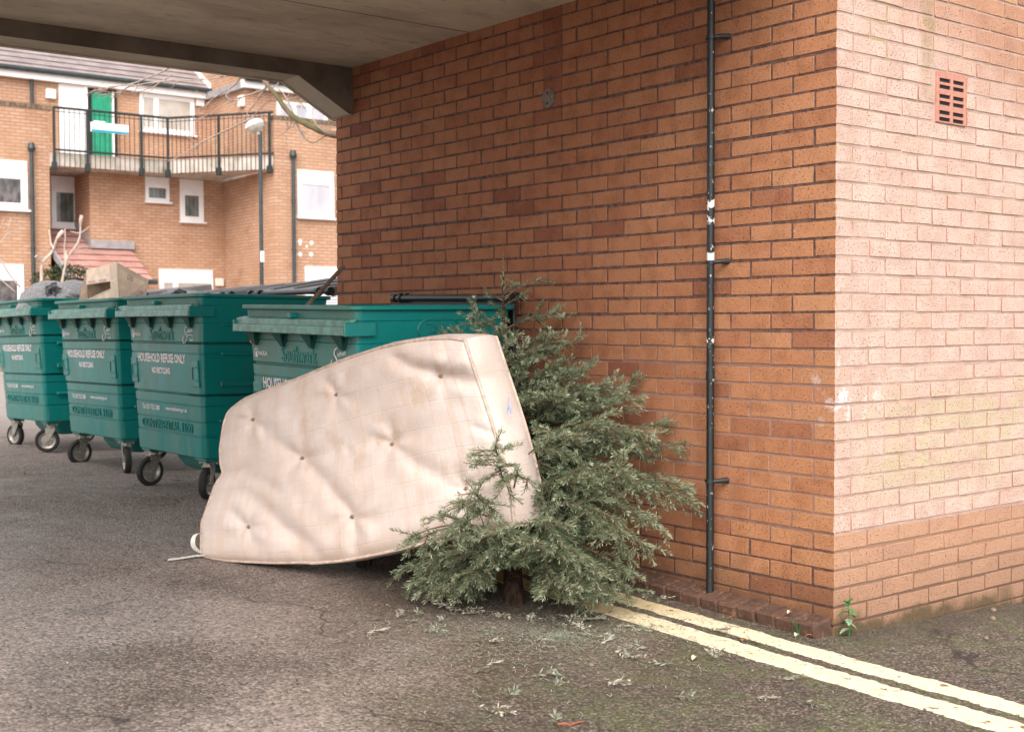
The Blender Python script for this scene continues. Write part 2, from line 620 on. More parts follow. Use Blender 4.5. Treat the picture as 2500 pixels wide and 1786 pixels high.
def cut(u0, u1, holes):
    segs = [(u0, u1)]
    ga = .002 if holes and holes[0][0] > 1.5 else .008
    for h0, h1 in holes:
        nx_ = []
        for a, c in segs:
            if c <= h0 or a >= h1:
                nx_.append((a, c))
            else:
                if h0 - a > .03: nx_.append((a, h0 - ga))
                if c - h1 > .03: nx_.append((h1 + ga, c))
        segs = nx_
    return segs


def bt():
    r = RB.random()
    return min(1, max(0, RB.gauss(.56, .13) if r < .93 else RB.gauss(.15, .08)))


for i in range(-9, 35):
    zt, zb = zk(i) - .0056, zk(i + 1) + .0056
    ztl = min(zt, CEIL + .02)
    wv = RB.uniform(-.0015, .0015)
    even = i % 2 == 0
    wl, wr = (.1025, .215) if even else (.215, .1025)
    cells.append(((-.0005, -.0005, zb), (wr, wl, zt), bt(), 'c'))
    holes = [(1.681, 1.825)] if zb > 2.36 else []
    u = wl + .01
    zt0, zt = zt, ztl
    while zt - zb > .02 and u < LW - .02:
        for a, c in cut(u, min(u + .215, LW), holes):
            o = RB.uniform(-.0010, .0010)
            j = [RB.uniform(-.0025, .0025) for _ in range(4)]
            cells.append(((o, a + .001 + j[0], zb + j[2] + wv), (.1, c + j[1], zt + j[3] + wv), bt(), 'l'))
        u += .225
    if holes and zt - zb > .02:
        cells.append(((.0006, 1.6845, zb - .001), (.1, 1.8215, zt), .16, 'l'))
    zt = zt0
    holes = [(.688, .926)] if i in (2, 3, 4) else []
    u = wr + .01
    while u < RW:
        for a, c in cut(u, u + .215, holes):
            o = RB.uniform(-.0012, .0010)
            j = [RB.uniform(-.002, .002) for _ in range(4)]
            cells.append(((a + j[0], o, zb + j[2] + wv), (c + j[1], .1, zt + j[3] + wv), bt(), 'r'))
        u += .225


def seen_area(c):
    lo, hi, t, s = c
    P = [(0, y, z) for y in (lo[1], hi[1]) for z in (lo[2], hi[2])] if s == 'l' else [(x, 0, z) for x in (lo[0], hi[0]) for z in (lo[2], hi[2])]
    q = [project(p) for p in P]
    x0, x1 = max(0, min(a[0] for a in q)), min(2500, max(a[0] for a in q))
    y0, y1 = max(0, min(a[1] for a in q)), min(1786, max(a[1] for a in q))
    if x1 <= x0 or y1 <= y0: return 0
    cx, cy = (x0 + x1) / 2, (y0 + y1) / 2
    a = (x1 - x0) * (y1 - y0)
    if s == 'l' and 960 < cx < 1620 and cy > 900: a *= .1          # hidden by the tree and the mattress
    if s == 'l' and cx < 1210 and cy > 740: a *= .05
    if hi[2] < gz(.0, lo[1] if s == 'l' else 0) - .01: a = 0
    return a


cells.sort(key=seen_area, reverse=True)
mass = MB()
pool = {}
for n_, (lo, hi, t, s) in enumerate(cells):
    lo, hi = Vector(lo), Vector(hi)
    if n_ < 300:
        d = hi - lo
        key = (s, round(d.x, 2), round(d.y, 2), round(d.z, 2), round(t * 10))
        me = pool.get(key)
        if me is None:
            q = MB()
            q.cbox(-d / 2, d / 2, .0014 if s == 'l' else .0019, t=t, jit=.0011, rnd=RB)
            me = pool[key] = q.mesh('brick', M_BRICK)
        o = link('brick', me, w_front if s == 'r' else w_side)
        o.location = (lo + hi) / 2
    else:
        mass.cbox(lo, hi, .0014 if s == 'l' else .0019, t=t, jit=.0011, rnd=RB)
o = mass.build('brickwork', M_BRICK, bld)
o['kind'] = 'stuff'

M_DKCONC = plain('dark_concrete', (.115, .090, .068), .9, var=.3, sc=5, bump=.002)  # darker concrete colour for the inner face of the beam
# concrete over the passage: soffit, downstand beam with splayed haunch
b = MB()
b.box((-6.6, .02, CEIL), (.006, LW + .02, CEIL + .28))
b.build('ceiling', M_CONC, bld)
b = MB()
rows = []
prof = [(-6.6, 2.775)] + [(-.40 - .05 * k, 2.775) for k in (100, 60, 30, 10, 4, 0)][::1]
prof = [(-6.6, 2.775), (-4.2, 2.775), (-2.6, 2.776), (-1.5, 2.774), (-.9, 2.776), (-.38, 2.775), (-.345, 2.752), (-.06, 2.595), (-.03, 2.578), (.005, 2.572)]
y0, y1 = 3.68, LW
for (xa, za), (xb, zb_) in zip(prof[:-1], prof[1:]):
    b.add([(xa, y0, za), (xb, y0, zb_), (xb, y1, zb_), (xa, y1, za), (xa, y0, CEIL - .001), (xb, y0, CEIL - .001), (xb, y1, CEIL - .001), (xa, y1, CEIL - .001)],
          [(0, 3, 2, 1), (3, 7, 6, 2)])
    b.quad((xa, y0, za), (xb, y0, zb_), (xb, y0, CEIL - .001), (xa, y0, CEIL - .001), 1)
    e = .012
    b.add([(xa, y1 + .002, za - .004), (xb, y1 + .002, zb_ - .004), (xb, y1 + e, zb_ - .012), (xa, y1 + e, za - .012), (xb, y1 + e, CEIL), (xa, y1 + e, CEIL)], [(0, 1, 2, 3), (3, 2, 4, 5)])
b.build('beam', [M_CONC, M_DKCONC], bld)
# storeys above and the pier on the far side of the passage
b = MB()
b.box((-6.6, .012, CEIL + .30), (RW, LW - .02, 6.4))
b.build('upper_storey', M_FX, bld)
b = MB()
b.box((-6.95, .01, -.3), (-6.61, LW, 6.4))
b.build('pier', M_FY, bld)

# air vent, 2 x 6 slots
M_TERRA = plain('terracotta', (.46, .205, .15), .8, var=.1, sc=60, bump=.0015)
M_DARK = plain('dark_void', (.012, .010, .009), .9)
b = MB()
x0, x1, z0, z1 = .692, .922, 2.140, 2.360
yf = -.006
cols = [(x0 + .02, x0 + .105), (x0 + .125, x0 + .21)]
rowsz = [z1 - .018 - .018, z1 - .018 - .047, z1 - .018 - .088, z1 - .018 - .117, z1 - .018 - .158, z1 - .018 - .187]
xs_ = [x0, cols[0][0], cols[0][1], cols[1][0], cols[1][1], x1]
for a in (0, 2, 4):
    b.cbox((xs_[a], yf, z0), (xs_[a + 1], .05, z1), .002)
zs_ = [z1] + [v for r in rowsz for v in (r + .0085, r - .0085)] + [z0]
for c0, c1 in cols:
    for k in range(0, len(zs_), 2):
        b.box((c0 - .001, yf + .001, zs_[k + 1]), (c1 + .001, .048, zs_[k]))
vent = b.build('vent', M_TERRA, bld)
b = MB()
b.box((x0 + .004, .0010, z0 + .004), (x1 - .004, .0026, z1 - .004))  # dark sheet over the mortar, standing in for the shade inside the slots
b.build('vent_slot_shade', M_DARK, vent)

# blanked-off outlet plate on the side wall
M_PLATE = plain('grey_plate', (.155, .115, .092), .7, var=.3, sc=40, bump=.001)
b = MB()
Mx = Matrix.Translation((0, 1.783, 2.415)) @ Matrix.Rotation(-math.pi / 2, 4, 'Y')
b.lathe([(.001, .010), (.040, .010), (.047, .007), (.048, -.004)], 24, Mx @ Matrix.Diagonal((1.05, 1.0, 1, 1)))
plate = b.build('outlet_plate', M_PLATE, bld, auto=40)
for dz in (-.026, .026):
    b = MB()
    b.lathe([(.0005, .0125), (.005, .0125), (.006, .010)], 8, Matrix.Translation((0, 1.783, 2.415 + dz)) @ Matrix.Rotation(-math.pi / 2, 4, 'Y'))
    b.build('screw', M_DARK, plate)

# ---------------------------------------------------------------- kerb of bricks along the side wall
kerb = thing('brick_kerb', 'low kerb of mud stained bricks along the foot of the underpass wall', 'kerb', (-.06, 0, 0))


def kerb_mat():
    g = G('muddy_brick', .85, spec=.25)
    p = g.pos()
    n = g.noise(p, 14, 5, .65)
    c = g.mix((.075, .042, .029), (.135, .073, .050), g.step(n, .3, .7))
    c = g.mix(c, (.30, .14, .085), g.mul(g.step(g.noise(p, 38, 4), .56, .68), .5))
    c = g.mix(c, (.05, .03, .02), g.mul(g.step(g.noise(p, 160, 3), .6, .66), .7))
    return g.out(c, height=g.noise(p, 70, 4, .7), dist=.004)


M_KERB = kerb_mat()
KM = []
for v in range(6):
    q = MB()
    q.cbox((-.0575, -.0505, -.05), (.0575, .0505, .05), .009, jit=.003, rnd=RB)
    KM.append(q.mesh('brick', M_KERB))
y = .052
while y < 3.2:
    o = link('brick', RB.choice(KM), kerb)
    o.location = (-.0595 + RB.uniform(-.004, .002), y, gz(-.06, y) + .014 + RB.uniform(-.003, .003))
    o.rotation_euler = (RB.uniform(-.008, .008), -.16 + RB.uniform(-.012, .012), RB.uniform(-.008, .008))
    o.scale = (1, 1.0, 1)
    y += .1045
b = MB()
b.grid([[(-.108, y_, gz(-.1, y_) + .03), (-.108, y_, gz(-.1, y_) + .047), (-.002, y_, gz(0, y_) + .066)] for y_ in span(.01, 3.2, 60)])
b.build('mortar_bed', M_KERB, kerb)

# ---------------------------------------------------------------- drainpipe
def pipe_mat():
    g = G('chipped_black_paint', .5)
    p = g.pos()
    x, y, z = g.xyz(p)
    n = g.noise(p, 18, 4, .6)
    c = g.mix((.005, .007, .008), (.014, .018, .019), n)
    chips = g.step(g.noise(g.scale(p, (1.6, 1.6, .8)), 42, 3, .6), .645, .67)
    zone = g.step(g.noise(g.comb(0, 0, z), 2.2, 2), .42, .55)
    c = g.mix(c, (.62, .58, .53), g.mul(chips, zone, .9))
    za = g.math('ADD', z, g.math('MULTIPLY', g.math('ADD', x, y), -.55))
    m = None
    for zc, h in ((1.80 - .31, .018), (1.565 - .31, .024), (1.205 - .31, .016)):
        s_ = g.math('SUBTRACT', 1.0, g.step(g.math('ABSOLUTE', g.math('SUBTRACT', za, zc)), h * .8, h))
        m = s_ if m is None else g.math('MAXIMUM', m, s_)
    pt = g.math('MULTIPLY', g.math('SUBTRACT', 1.0, g.step(g.math('ABSOLUTE', g.math('SUBTRACT', z, 1.745)), .03, .05)), g.step(g.noise(p, 26, 3), .47, .52))
    m = g.math('MAXIMUM', m, pt)
    c = g.mix(c, (.74, .70, .68), g.mul(m, g.step(g.noise(p, 34, 3), .38, .46)))
    return g.out(c, height=n, dist=.001)


M_PIPE = pipe_mat()
M_BRKT = plain('black_iron', (.014, .016, .017), .5, var=.3, sc=40, bump=.001)
PX, PY, PR = -.058, .622, .0168
pipe = thing('drainpipe', 'thin black drainpipe with chipped white patches running down the underpass wall', 'drainpipe', (PX, PY, gz(PX, PY) + .06))
b = MB()
b.tube([(PX, PY, gz(PX, PY) + .045)] + [(PX, PY, z) for z in span(.2, CEIL, 12)], PR, 20)
b.build('pipe', M_PIPE, pipe, auto=40)
for z in (2.51, 1.535, .575):
    b = MB()
    b.tube([(PX, PY, z - .008), (PX, PY, z + .008)], PR + .005, 18)
    b.tube([(PX, PY - PR - .002, z), (-.035, PY - .036, z + .003), (.006, PY - .050, z + .004)], [.009, .011, .014], 10)
    b.tube([(PX, PY + PR, z), (PX + .004, PY + PR + .012, z)], .007, 8)
    b.build('bracket', M_BRKT, pipe, auto=50)
b = MB()
b.tube([(PX, PY, 1.02), (PX, PY, 1.07)], PR + .003, 18)
b.build('collar', M_PIPE, pipe, auto=40)

# ---------------------------------------------------------------- wheeled refuse bins
def bin_mat():
    g = G('green_plastic', .42, spec=.5)
    p = g.obj()
    x, y, z = g.xyz(p)
    nx, ny, nz = g.xyz(g.n('ShaderNodeTexCoord').outputs['Normal'])
    n = g.noise(p, 3, 4)
    c = g.mix((.002, .170, .156), (.003, .208, .192), n)
    # dull film of dust on the street face, wiped off in sweeps
    front = g.step(ny, -.5, -.8)
    q = g.n('ShaderNodeMapping', {'Vector': p, 'Rotation': (0, .55, 0), 'Scale': (3.4, 1, .9)}).outputs[0]
    q = g.n('ShaderNodeVectorMath', {0: q, 1: g.math('MULTIPLY', g.n('ShaderNodeObjectInfo').outputs['Random'], 37.0)}, operation='ADD').outputs[0]
    sm = g.step(g.noise(q, 2.6, 4, .6, .4), .40, .60)
    film = g.math('ADD', g.mul(sm, .50), g.mul(g.step(z, .80, 1.12), .45))
    film = g.math('MINIMUM', film, .80)
    c = g.mix(c, (.125, .200, .155), g.mul(front, film))
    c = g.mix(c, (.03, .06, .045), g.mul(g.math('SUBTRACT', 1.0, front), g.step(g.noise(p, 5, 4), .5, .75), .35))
    drip = g.mul(g.step(g.noise(g.scale(p, (14, 14, .9)), 2.2, 3), .58, .72), g.step(g.noise(p, 2.5, 3), .42, .6))
    c = g.mix(c, (.17, .20, .15), g.mul(drip, .42))
    scr = g.step(g.noise(g.scale(p, (2, 2, 30)), 6, 3), .66, .70)
    c = g.mix(c, (.16, .30, .25), g.mul(scr, .25))
    r = g.math('ADD', .26, g.mul(g.math('ADD', g.mul(front, film), g.mul(n, .2)), .4))
    return g.out(c, r, g.math('ADD', g.noise(p, 6, 2), g.mul(g.noise(p, 200, 2), .03)), dist=.006, strength=.5)


M_BIN = bin_mat()
M_BIN_IN = plain('green_plastic_inside', (.004, .06, .05), .6)
M_RAIL = plain('worn_green_rail', (.085, .22, .175), .34, var=.35, sc=22, bump=.0008)
M_PRINT = plain('pale_print', (.78, .70, .70), .6, var=.12, sc=60)
M_RED = plain('red_sticker', (.62, .05, .03), .5)
M_ZINC = plain('galvanised_steel', (.36, .33, .29), .45, metal=.7, var=.25, sc=40, bump=.0006)
M_RUB = plain('black_rubber', (.018, .016, .015), .75, var=.3, sc=60, bump=.001)
M_LID = plain('grey_lid_plastic', (.25, .235, .24), .42, var=.15, sc=8, bump=.001)
M_BLK = plain('black_plastic', (.016, .016, .018), .38, var=.3, sc=30)


def half(z):
    t = (z - .26) / 1.04
    return .52 + .062 * t, .40 + .062 * t


def ring(z, off=0.0, rad=.038, k=5, hw=None):
    hx, hy = hw or half(z)
    hx, hy = hx + off, hy + off
    r = max(.005, rad + off)
    pts = []
    for cx_, cy_, a0 in ((hx - r, -hy + r, -90), (hx - r, hy - r, 0), (-hx + r, hy - r, 90), (-hx + r, -hy + r, 180)):
        for i in range(k + 1):
            a = math.radians(a0 + 90 * i / k)
            pts.append(Vector((cx_ + r * math.cos(a), cy_ + r * math.sin(a), z)))
    return pts


def front_M(x, z, lift=.002):
    """frame lying on the tapered front face, X to the right, Y up, Z outwards"""
    hy = half(z)[1]
    tilt = math.atan(.062 / 1.04)
    return Matrix.Translation((x, -hy - lift, z)) @ Matrix.Rotation(math.pi / 2 + tilt, 4, 'X')


def make_bin():
    t = bpy.data.objects.new('refuse_bin', None)
    COL.objects.link(t)
    t['_local'] = 1
    t.empty_display_size = .1
    # body: shell with moulded steps and grooves
    lv = [(.262, -.006), (.268, 0), (.385, .0), (.394, .0), (.397, -.010), (.404, -.010), (.407, -.004), (.487, -.004), (.490, -.010), (.496, -.010), (.499, -.003),
          (.588, -.003), (.592, -.009), (.597, -.009), (.600, -.003), (.655, -.003), (.658, -.014), (.668, -.014), (.672, .002), (.918, .002), (.921, -.006), (.926, -.006),
          (.929, .000), (.982, .000), (.985, -.014), (.996, -.014), (1.0, -.003), (1.115, -.003), (1.118, -.007), (1.122, -.003), (1.225, .0), (1.23, .004), (1.275, .006),
          (1.278, .026), (1.283, .032), (1.297, .032), (1.302, .026), (1.302, -.004), (1.296, -.012)]
    b = MB()
    rows = [ring(z, o) for z, o in lv]
    b.grid(rows, closed=True)
    inner = [ring(z, -.014) for z in (1.29, .9, .5, .29)]
    b.grid(inner, 1, closed=True)
    n = len(inner[0])
    b.add(inner[-1], [tuple(range(n))], 1)
    b.add(rows[0], [tuple(range(n))[::-1]], 0)
    # moulded ribs on the two ends
    for s in (-1, 1):
        for z, d, h in ((.50, .016, .012), (.735, .020, .018), (.925, .016, .012), (1.11, .012, .010)):
            hx, hy = half(z)
            b.cbox((s * hx - .012, -.30, z - h), (s * hx + d, .33, z + h), .006)
        hx, hy = half(1.0)
        b.cbox((s * hx - .02, -.10, 1.02), (s * hx + .010, .30, 1.10), .008)
    # frames of the corner grips on the front
    for s in (-1, 1):
        M = front_M(s * .485, .80)
        b.cbox((-.05, -.085, -.01), (.05, .085, .007), .004, M=M)
        b.cbox((-.025 - .01, -.045, .006), (.027 + .01, -.037, .013), .002, M=M)
        b.cbox((-.025 - .01, .037, .006), (.027 + .01, .045, .013), .002, M=M)
        b.cbox((-.035, -.037, .006), (-.027, .037, .013), .002, M=M)
    body = b.build('body', [M_BIN, M_BIN_IN], t, auto=32)
    # raised lettering moulded in the plastic
    b = MB()
    put_text(b, 'CONTINENTAL 1100', .80, .060, front_M(-.015, .447, .0005), extrude=.004, bold=.0)
    b.build('moulded_lettering', M_BIN, body, auto=25)
    b = MB()
    put_text(b, 'Southwark', .37, .085, front_M(-.005, 1.050, .0005), extrude=.004, bold=.0)
    b.build('moulded_lettering', M_BIN, body, auto=25)
    # printed lettering
    for s_, w_, h_, M, bd in (('HOUSEHOLD REFUSE ONLY', .765, .060, front_M(-.035, .889, .005), .03), ('NO RECYCLING', .29, .042, front_M(-.045, .806, .005), .035),
                              ('Tel: 020 7525 2000', .29, .034, front_M(-.25, .556, .002), .012), ('www.southwark.gov.uk', .335, .034, front_M(.155, .556, .002), .012)):
        b = MB()
        put_text(b, s_, w_, h_, M, bold=bd)
        b.build('lettering', M_PRINT, body)
    b = MB()
    M = front_M(-.425, 1.045, .002)
    put_text(b, 'veolia'.upper().replace('EO', 'eO'), .105, .024, M @ Matrix.Translation((.020, 0, 0)), bold=.015)
    cc = Vector((-.058, 0, 0))
    ra = [M @ (cc + Vector((.0245 * math.cos(a), .0245 * math.sin(a), 0))) for a in span(0, 2 * math.pi, 25)]
    rb = [M @ (cc + Vector((.0200 * math.cos(a), .0200 * math.sin(a), 0))) for a in span(0, 2 * math.pi, 25)]
    b.grid([ra, rb])
    b.add([M @ (cc + Vector(q)) for q in ((-.008, -.020, 0), (.008, -.020, 0), (.009, .000, 0), (.004, .010, 0), (-.004, .010, 0), (-.009, .000, 0))], [(0, 1, 2, 3, 4, 5)])
    b.build('logo', M_PRINT, body)
    b = MB()
    M = front_M(.40, 1.045, .004)

    def stroke(pts, r=.0026):
        b.tube([M @ Vector((px, py, 0)) for px, py in pts], r, 4)
    stroke([(-.005, .050), (-.020, .046), (-.035, .032), (-.036, .018), (-.022, .004), (-.012, -.010), (-.022, -.034), (-.045, -.052), (-.066, -.054), (-.075, -.042), (-.070, -.020), (-.060, -.008)], .0030)
    stroke([(-.012, -.012), (.02, -.004), (.05, -.002), (.075, -.010)], .0022)
    put_text(b, 'outhwark', .085, .026, M @ Matrix.Translation((.035, .026, 0)) @ Matrix.Rotation(.12, 4, 'Z'), bold=0)
    put_text(b, 'Council', .052, .016, M @ Matrix.Translation((.052, -.032, 0)), bold=.01)
    b.build('logo', M_PRINT, body)
    b = MB()
    M = front_M(-.53, 1.125, .003)
    b.cbox((-.016, -.03, -.002), (.012, .03, .003), .001, M=M)
    b.build('sticker', M_RED, body)
    # lifting rail along the front, with its gussets
    b = MB()
    pr = [(.006, 1.240), (.052, 1.232), (.058, 1.226), (.058, 1.203), (.074, 1.199), (.079, 1.193), (.079, 1.162), (.069, 1.158), (.069, 1.186), (.048, 1.192), (.048, 1.218), (.006, 1.226)]
    hy = half(1.2)[1]
    L0, L1 = -.588, .592
    v0 = [Vector((L0, -hy - o, z)) for o, z in pr]
    v1 = [Vector((L1, -hy - o, z)) for o, z in pr]
    k = len(pr)
    b.add(v0 + v1, [(i, (i + 1) % k, (i + 1) % k + k, i + k) for i in range(k)] + [tuple(range(k))[::-1], tuple(range(k, 2 * k))])
    rail = b.build('lifting_rail', M_RAIL, t, auto=35)
    for xc in (-.47, -.16, .15, .46):
        b = MB()
        b.panel([(xc - .066, -hy - .058, 1.188), (xc + .066, -hy - .058, 1.188), (xc + .012, -hy - .010, 1.088), (xc - .012, -hy - .010, 1.088)][::1], (0, -1, -1), .012)
        b.panel([(xc - .070, -hy - .012, 1.19), (xc + .070, -hy - .012, 1.19), (xc + .010, -hy - .008, 1.086), (xc - .010, -hy - .008, 1.086)], (0, -1, 0), .012)
        b.build('gusset', M_BIN_IN, rail)
    for s in (-1, 1):
        b = MB()
        b.cbox((s * .592 - .012, -hy - .074, 1.155), (s * .592 + .008, -hy + .10, 1.222), .004)
        b.build('rail_end', M_BIN, rail)
    b = MB()
    b.cbox((-.02, -hy - .055, 1.236), (.02, -hy + .002, 1.262), .006)
    b.build('catch', M_BIN, rail)
    # grab handle and push bar on the ends
    for s in (-1, 1):
        hx = half(.8)[0]
        b = MB()
        b.tube([(s * (hx - .01), -.02, .70), (s * (hx + .055), .0, .70), (s * (hx + .055), .30, .70), (s * (hx - .01), .32, .70)], .012, 8)
        b.tube([(s * (hx + .045), .14, .70), (s * (hx + .045), .14, 1.05), (s * (hx), .14, 1.09)], .010, 8)
        b.build('end_handle', M_BIN, t, auto=40)
    # well under the floor
    b = MB()
    b.grid([ring(z, 0, .05, 5, hw) for z, hw in ((.264, (.30, .24)), (.20, (.285, .225)), (.145, (.245, .19)), (.128, (.20, .15)))], closed=True)
    b.add(ring(.128, 0, .05, 5, (.20, .15)), [tuple(range(24))[::-1]])
    b.build('sump', M_BIN, t, auto=50)
    return t


def add_casters(t, angles):
    for (sx, sy), a in zip(((-1, -1), (1, -1), (1, 1), (-1, 1)), angles):
        P = Matrix.Translation((sx * .435, sy * .325, 0)) @ Matrix.Rotation(a, 4, 'Z')
        b = MB()
        b.cbox((sx * .435 - .07, sy * .325 - .06, .243), (sx * .435 + .07, sy * .325 + .06, .266), .006, 1)
        b.cbox((sx * .435 - .055, sy * .325 - .045, .231), (sx * .435 + .055, sy * .325 + .045, .241), .002)
        for px, py in ((-.045, -.036), (.045, -.036), (.045, .036), (-.045, .036)):
            b.lathe([(.0005, .225), (.008, .225), (.008, .232)], 6, Matrix.Translation((sx * .435 + px, sy * .325 + py, 0)))
        b.lathe([(.0005, .212), (.036, .212), (.036, .232), (.0005, .232)], 12, P)
        for s in (-1, 1):
            pts = [P @ Vector((q[0], s * .030, q[1])) for q in ((-.045, .214), (.04, .214), (.032, .175), (-.012, .104), (-.030, .092), (-.044, .100), (-.046, .118), (-.040, .165))]
            b.panel(pts if s < 0 else pts[::-1], P.to_3x3() @ Vector((0, s, 0)), .004)
        b.box((-.045, -.030, .206), (.04, .030, .214), M=P)
        fk = b.build('caster', [M_ZINC, M_BIN], t)
        W = P @ Matrix.Translation((-.030, 0, .100)) @ Matrix.Rotation(math.pi / 2, 4, 'X')
        b = MB()
        b.lathe([(.070, -.021), (.090, -.024), (.097, -.018), (.1, -.008), (.1, .008), (.097, .018), (.090, .024), (.070, .021)], 32, W)
        b.build('tyre', M_RUB, fk, auto=40)
        b = MB()
        b.lathe([(.0005, -.026), (.012, -.026), (.014, -.012), (.050, -.008), (.062, -.018), (.071, -.021)], 28, W)
        b.lathe([(.071, .021), (.062, .018), (.050, .008), (.014, .012), (.012, .026), (.0005, .026)], 28, W)
        b.lathe([(.0005, -.034), (.009, -.034), (.009, .034), (.0005, .034)], 8, W)
        b.build('wheel_rim', M_ZINC, fk, auto=30)


def add_lid(t, kind, lid_angle=9.0):
    hx, hy = half(1.3)
    if kind == 'tubes':
        b = MB()
        for y, z, r in ((hy + .02, 1.338, .017), (hy + .060, 1.345, .017)):
            b.tube([(-.56, y, z), (.56, y, z)], r, 12)
            for s in (-1, 1):
                for k in (.56, .50):
                    b.tube([(s * k - .015, y, z), (s * k + .015, y, z)], r + .008, 12)
        b.build('hinge_bar', M_BLK, t, auto=40)
        b = MB()
        b.cbox((-.55, hy + .045, .62), (.55, hy + .065, 1.325), .006)
        b.build('lid', M_BLK, t)
    else:
        Ml = Matrix.Translation((0, hy + .03, 1.345)) @ Matrix.Rotation(math.radians(lid_angle), 4, 'X')
        b = MB()
        b.cbox((-.555, .0, -.014), (.555, .62, .014), .010, M=Ml)
        for x0_, x1_ in ((-.575, -.553), (.553, .575)):
            b.cbox((x0_, -.005, -.045), (x1_, .63, .022), .008, M=Ml)
        b.cbox((-.56, .612, -.05), (.56, .640, .024), .008, M=Ml)
        for x0_ in (-.36, -.02, .32):
            b.cbox((x0_, .04, .013), (x0_ + .05, .58, .026), .008, M=Ml)
        b.build('lid', M_LID, t, auto=28)
        b = MB()
        b.tube([(-.58, hy + .015, 1.335), (.58, hy + .015, 1.335)], .016, 10)
        for x in (-.57, -.42, .42, .57):
            b.tube([(x - .02, hy + .015, 1.335), (x + .02, hy + .015, 1.335)], .030, 12)
        b.build('hinge_bar', M_BLK, t, auto=40)


proto = make_bin()
GRP = 'green wheeled refuse bins in a row'
bins = [  # x, y, z, yaw, roll, tilt, caster angles, lid, label
    (-.575, 2.545, .068, -1.0, .9, .4, (1.9, 2.4, .3, 1.2), 'tubes', 'green wheeled refuse bin nearest the brick wall, behind the leaning mattress and the fir tree'),
    (-.377, 4.753, .155, 0.0, .0, -.6, (1.75, 2.35, .5, 2.2), 'slab', 'green wheeled refuse bin standing just left of the mattress, all its white lettering in view'),
    (-.256, 6.434, .153, 0.6, -.5, -.2, (1.7, 2.9, 1.0, .4), 'slab', 'green wheeled refuse bin with an open cardboard box on top'),
    (-.241, 8.123, .176, 0.4, -1.1, 0.0, (.35, 1.1, .4, 2.0), 'slab', 'green wheeled refuse bin with a shiny black rubbish bag on top, leftmost of the row'),
]
BIN = []
for n_, (x, y, z, yaw, roll, tilt, ang, lid, lab) in enumerate(bins):
    t = dup(proto)
    add_casters(t, ang)
    add_lid(t, lid, (9, 9.5, 7.5, 7)[n_])
    t.location = (x, y, z)
    t.rotation_euler = (math.radians(tilt), math.radians(roll), math.radians(-90 + yaw))
    tag(t, lab, 'bin', GRP)
    BIN.append(t)
for o in list(proto.children_recursive) + [proto]:
    bpy.data.objects.remove(o)
BIN[0].name = 'refuse_bin'
# maker's oval on the near end of the first bin
hx = half(1.19)[0]
MS = Matrix.Translation((hx + .001, .02, 1.185)) @ Matrix.Rotation(math.radians(90), 4, 'Z') @ Matrix.Rotation(math.pi / 2 + .06, 4, 'X')
b = MB()
put_text(b, 'Taylor', .155, .062, MS, extrude=.005, bold=.0)
for n_ in range(36):
    a0, a1 = 2 * math.pi * n_ / 36, 2 * math.pi * (n_ + 1) / 36
    b.tube([MS @ Vector((.125 * math.cos(a), .062 * math.sin(a), .001)) for a in (a0, a1)], .0038, 6, cap=False)
o = b.build('moulded_lettering', M_BIN, BIN[0], auto=40)

# ---------------------------------------------------------------- rubbish in and on the bins
def bag_mat():
    g = G('shiny_black_polythene', .22, spec=.8)
    p = g.pos()
    n = g.noise(p, 14, 5, .6, 1.2)
    c = g.mix((.13, .125, .13), (.36, .34, .345), n)  # grey sky sheen on the black plastic mixed into the base colour
    return g.out(c, g.math('ADD', .16, g.mul(n, .2)), g.noise(g.scale(p, (1, 1, .7)), 26, 4, .6, 1.5), dist=.02, strength=.7)


M_BAG = bag_mat()


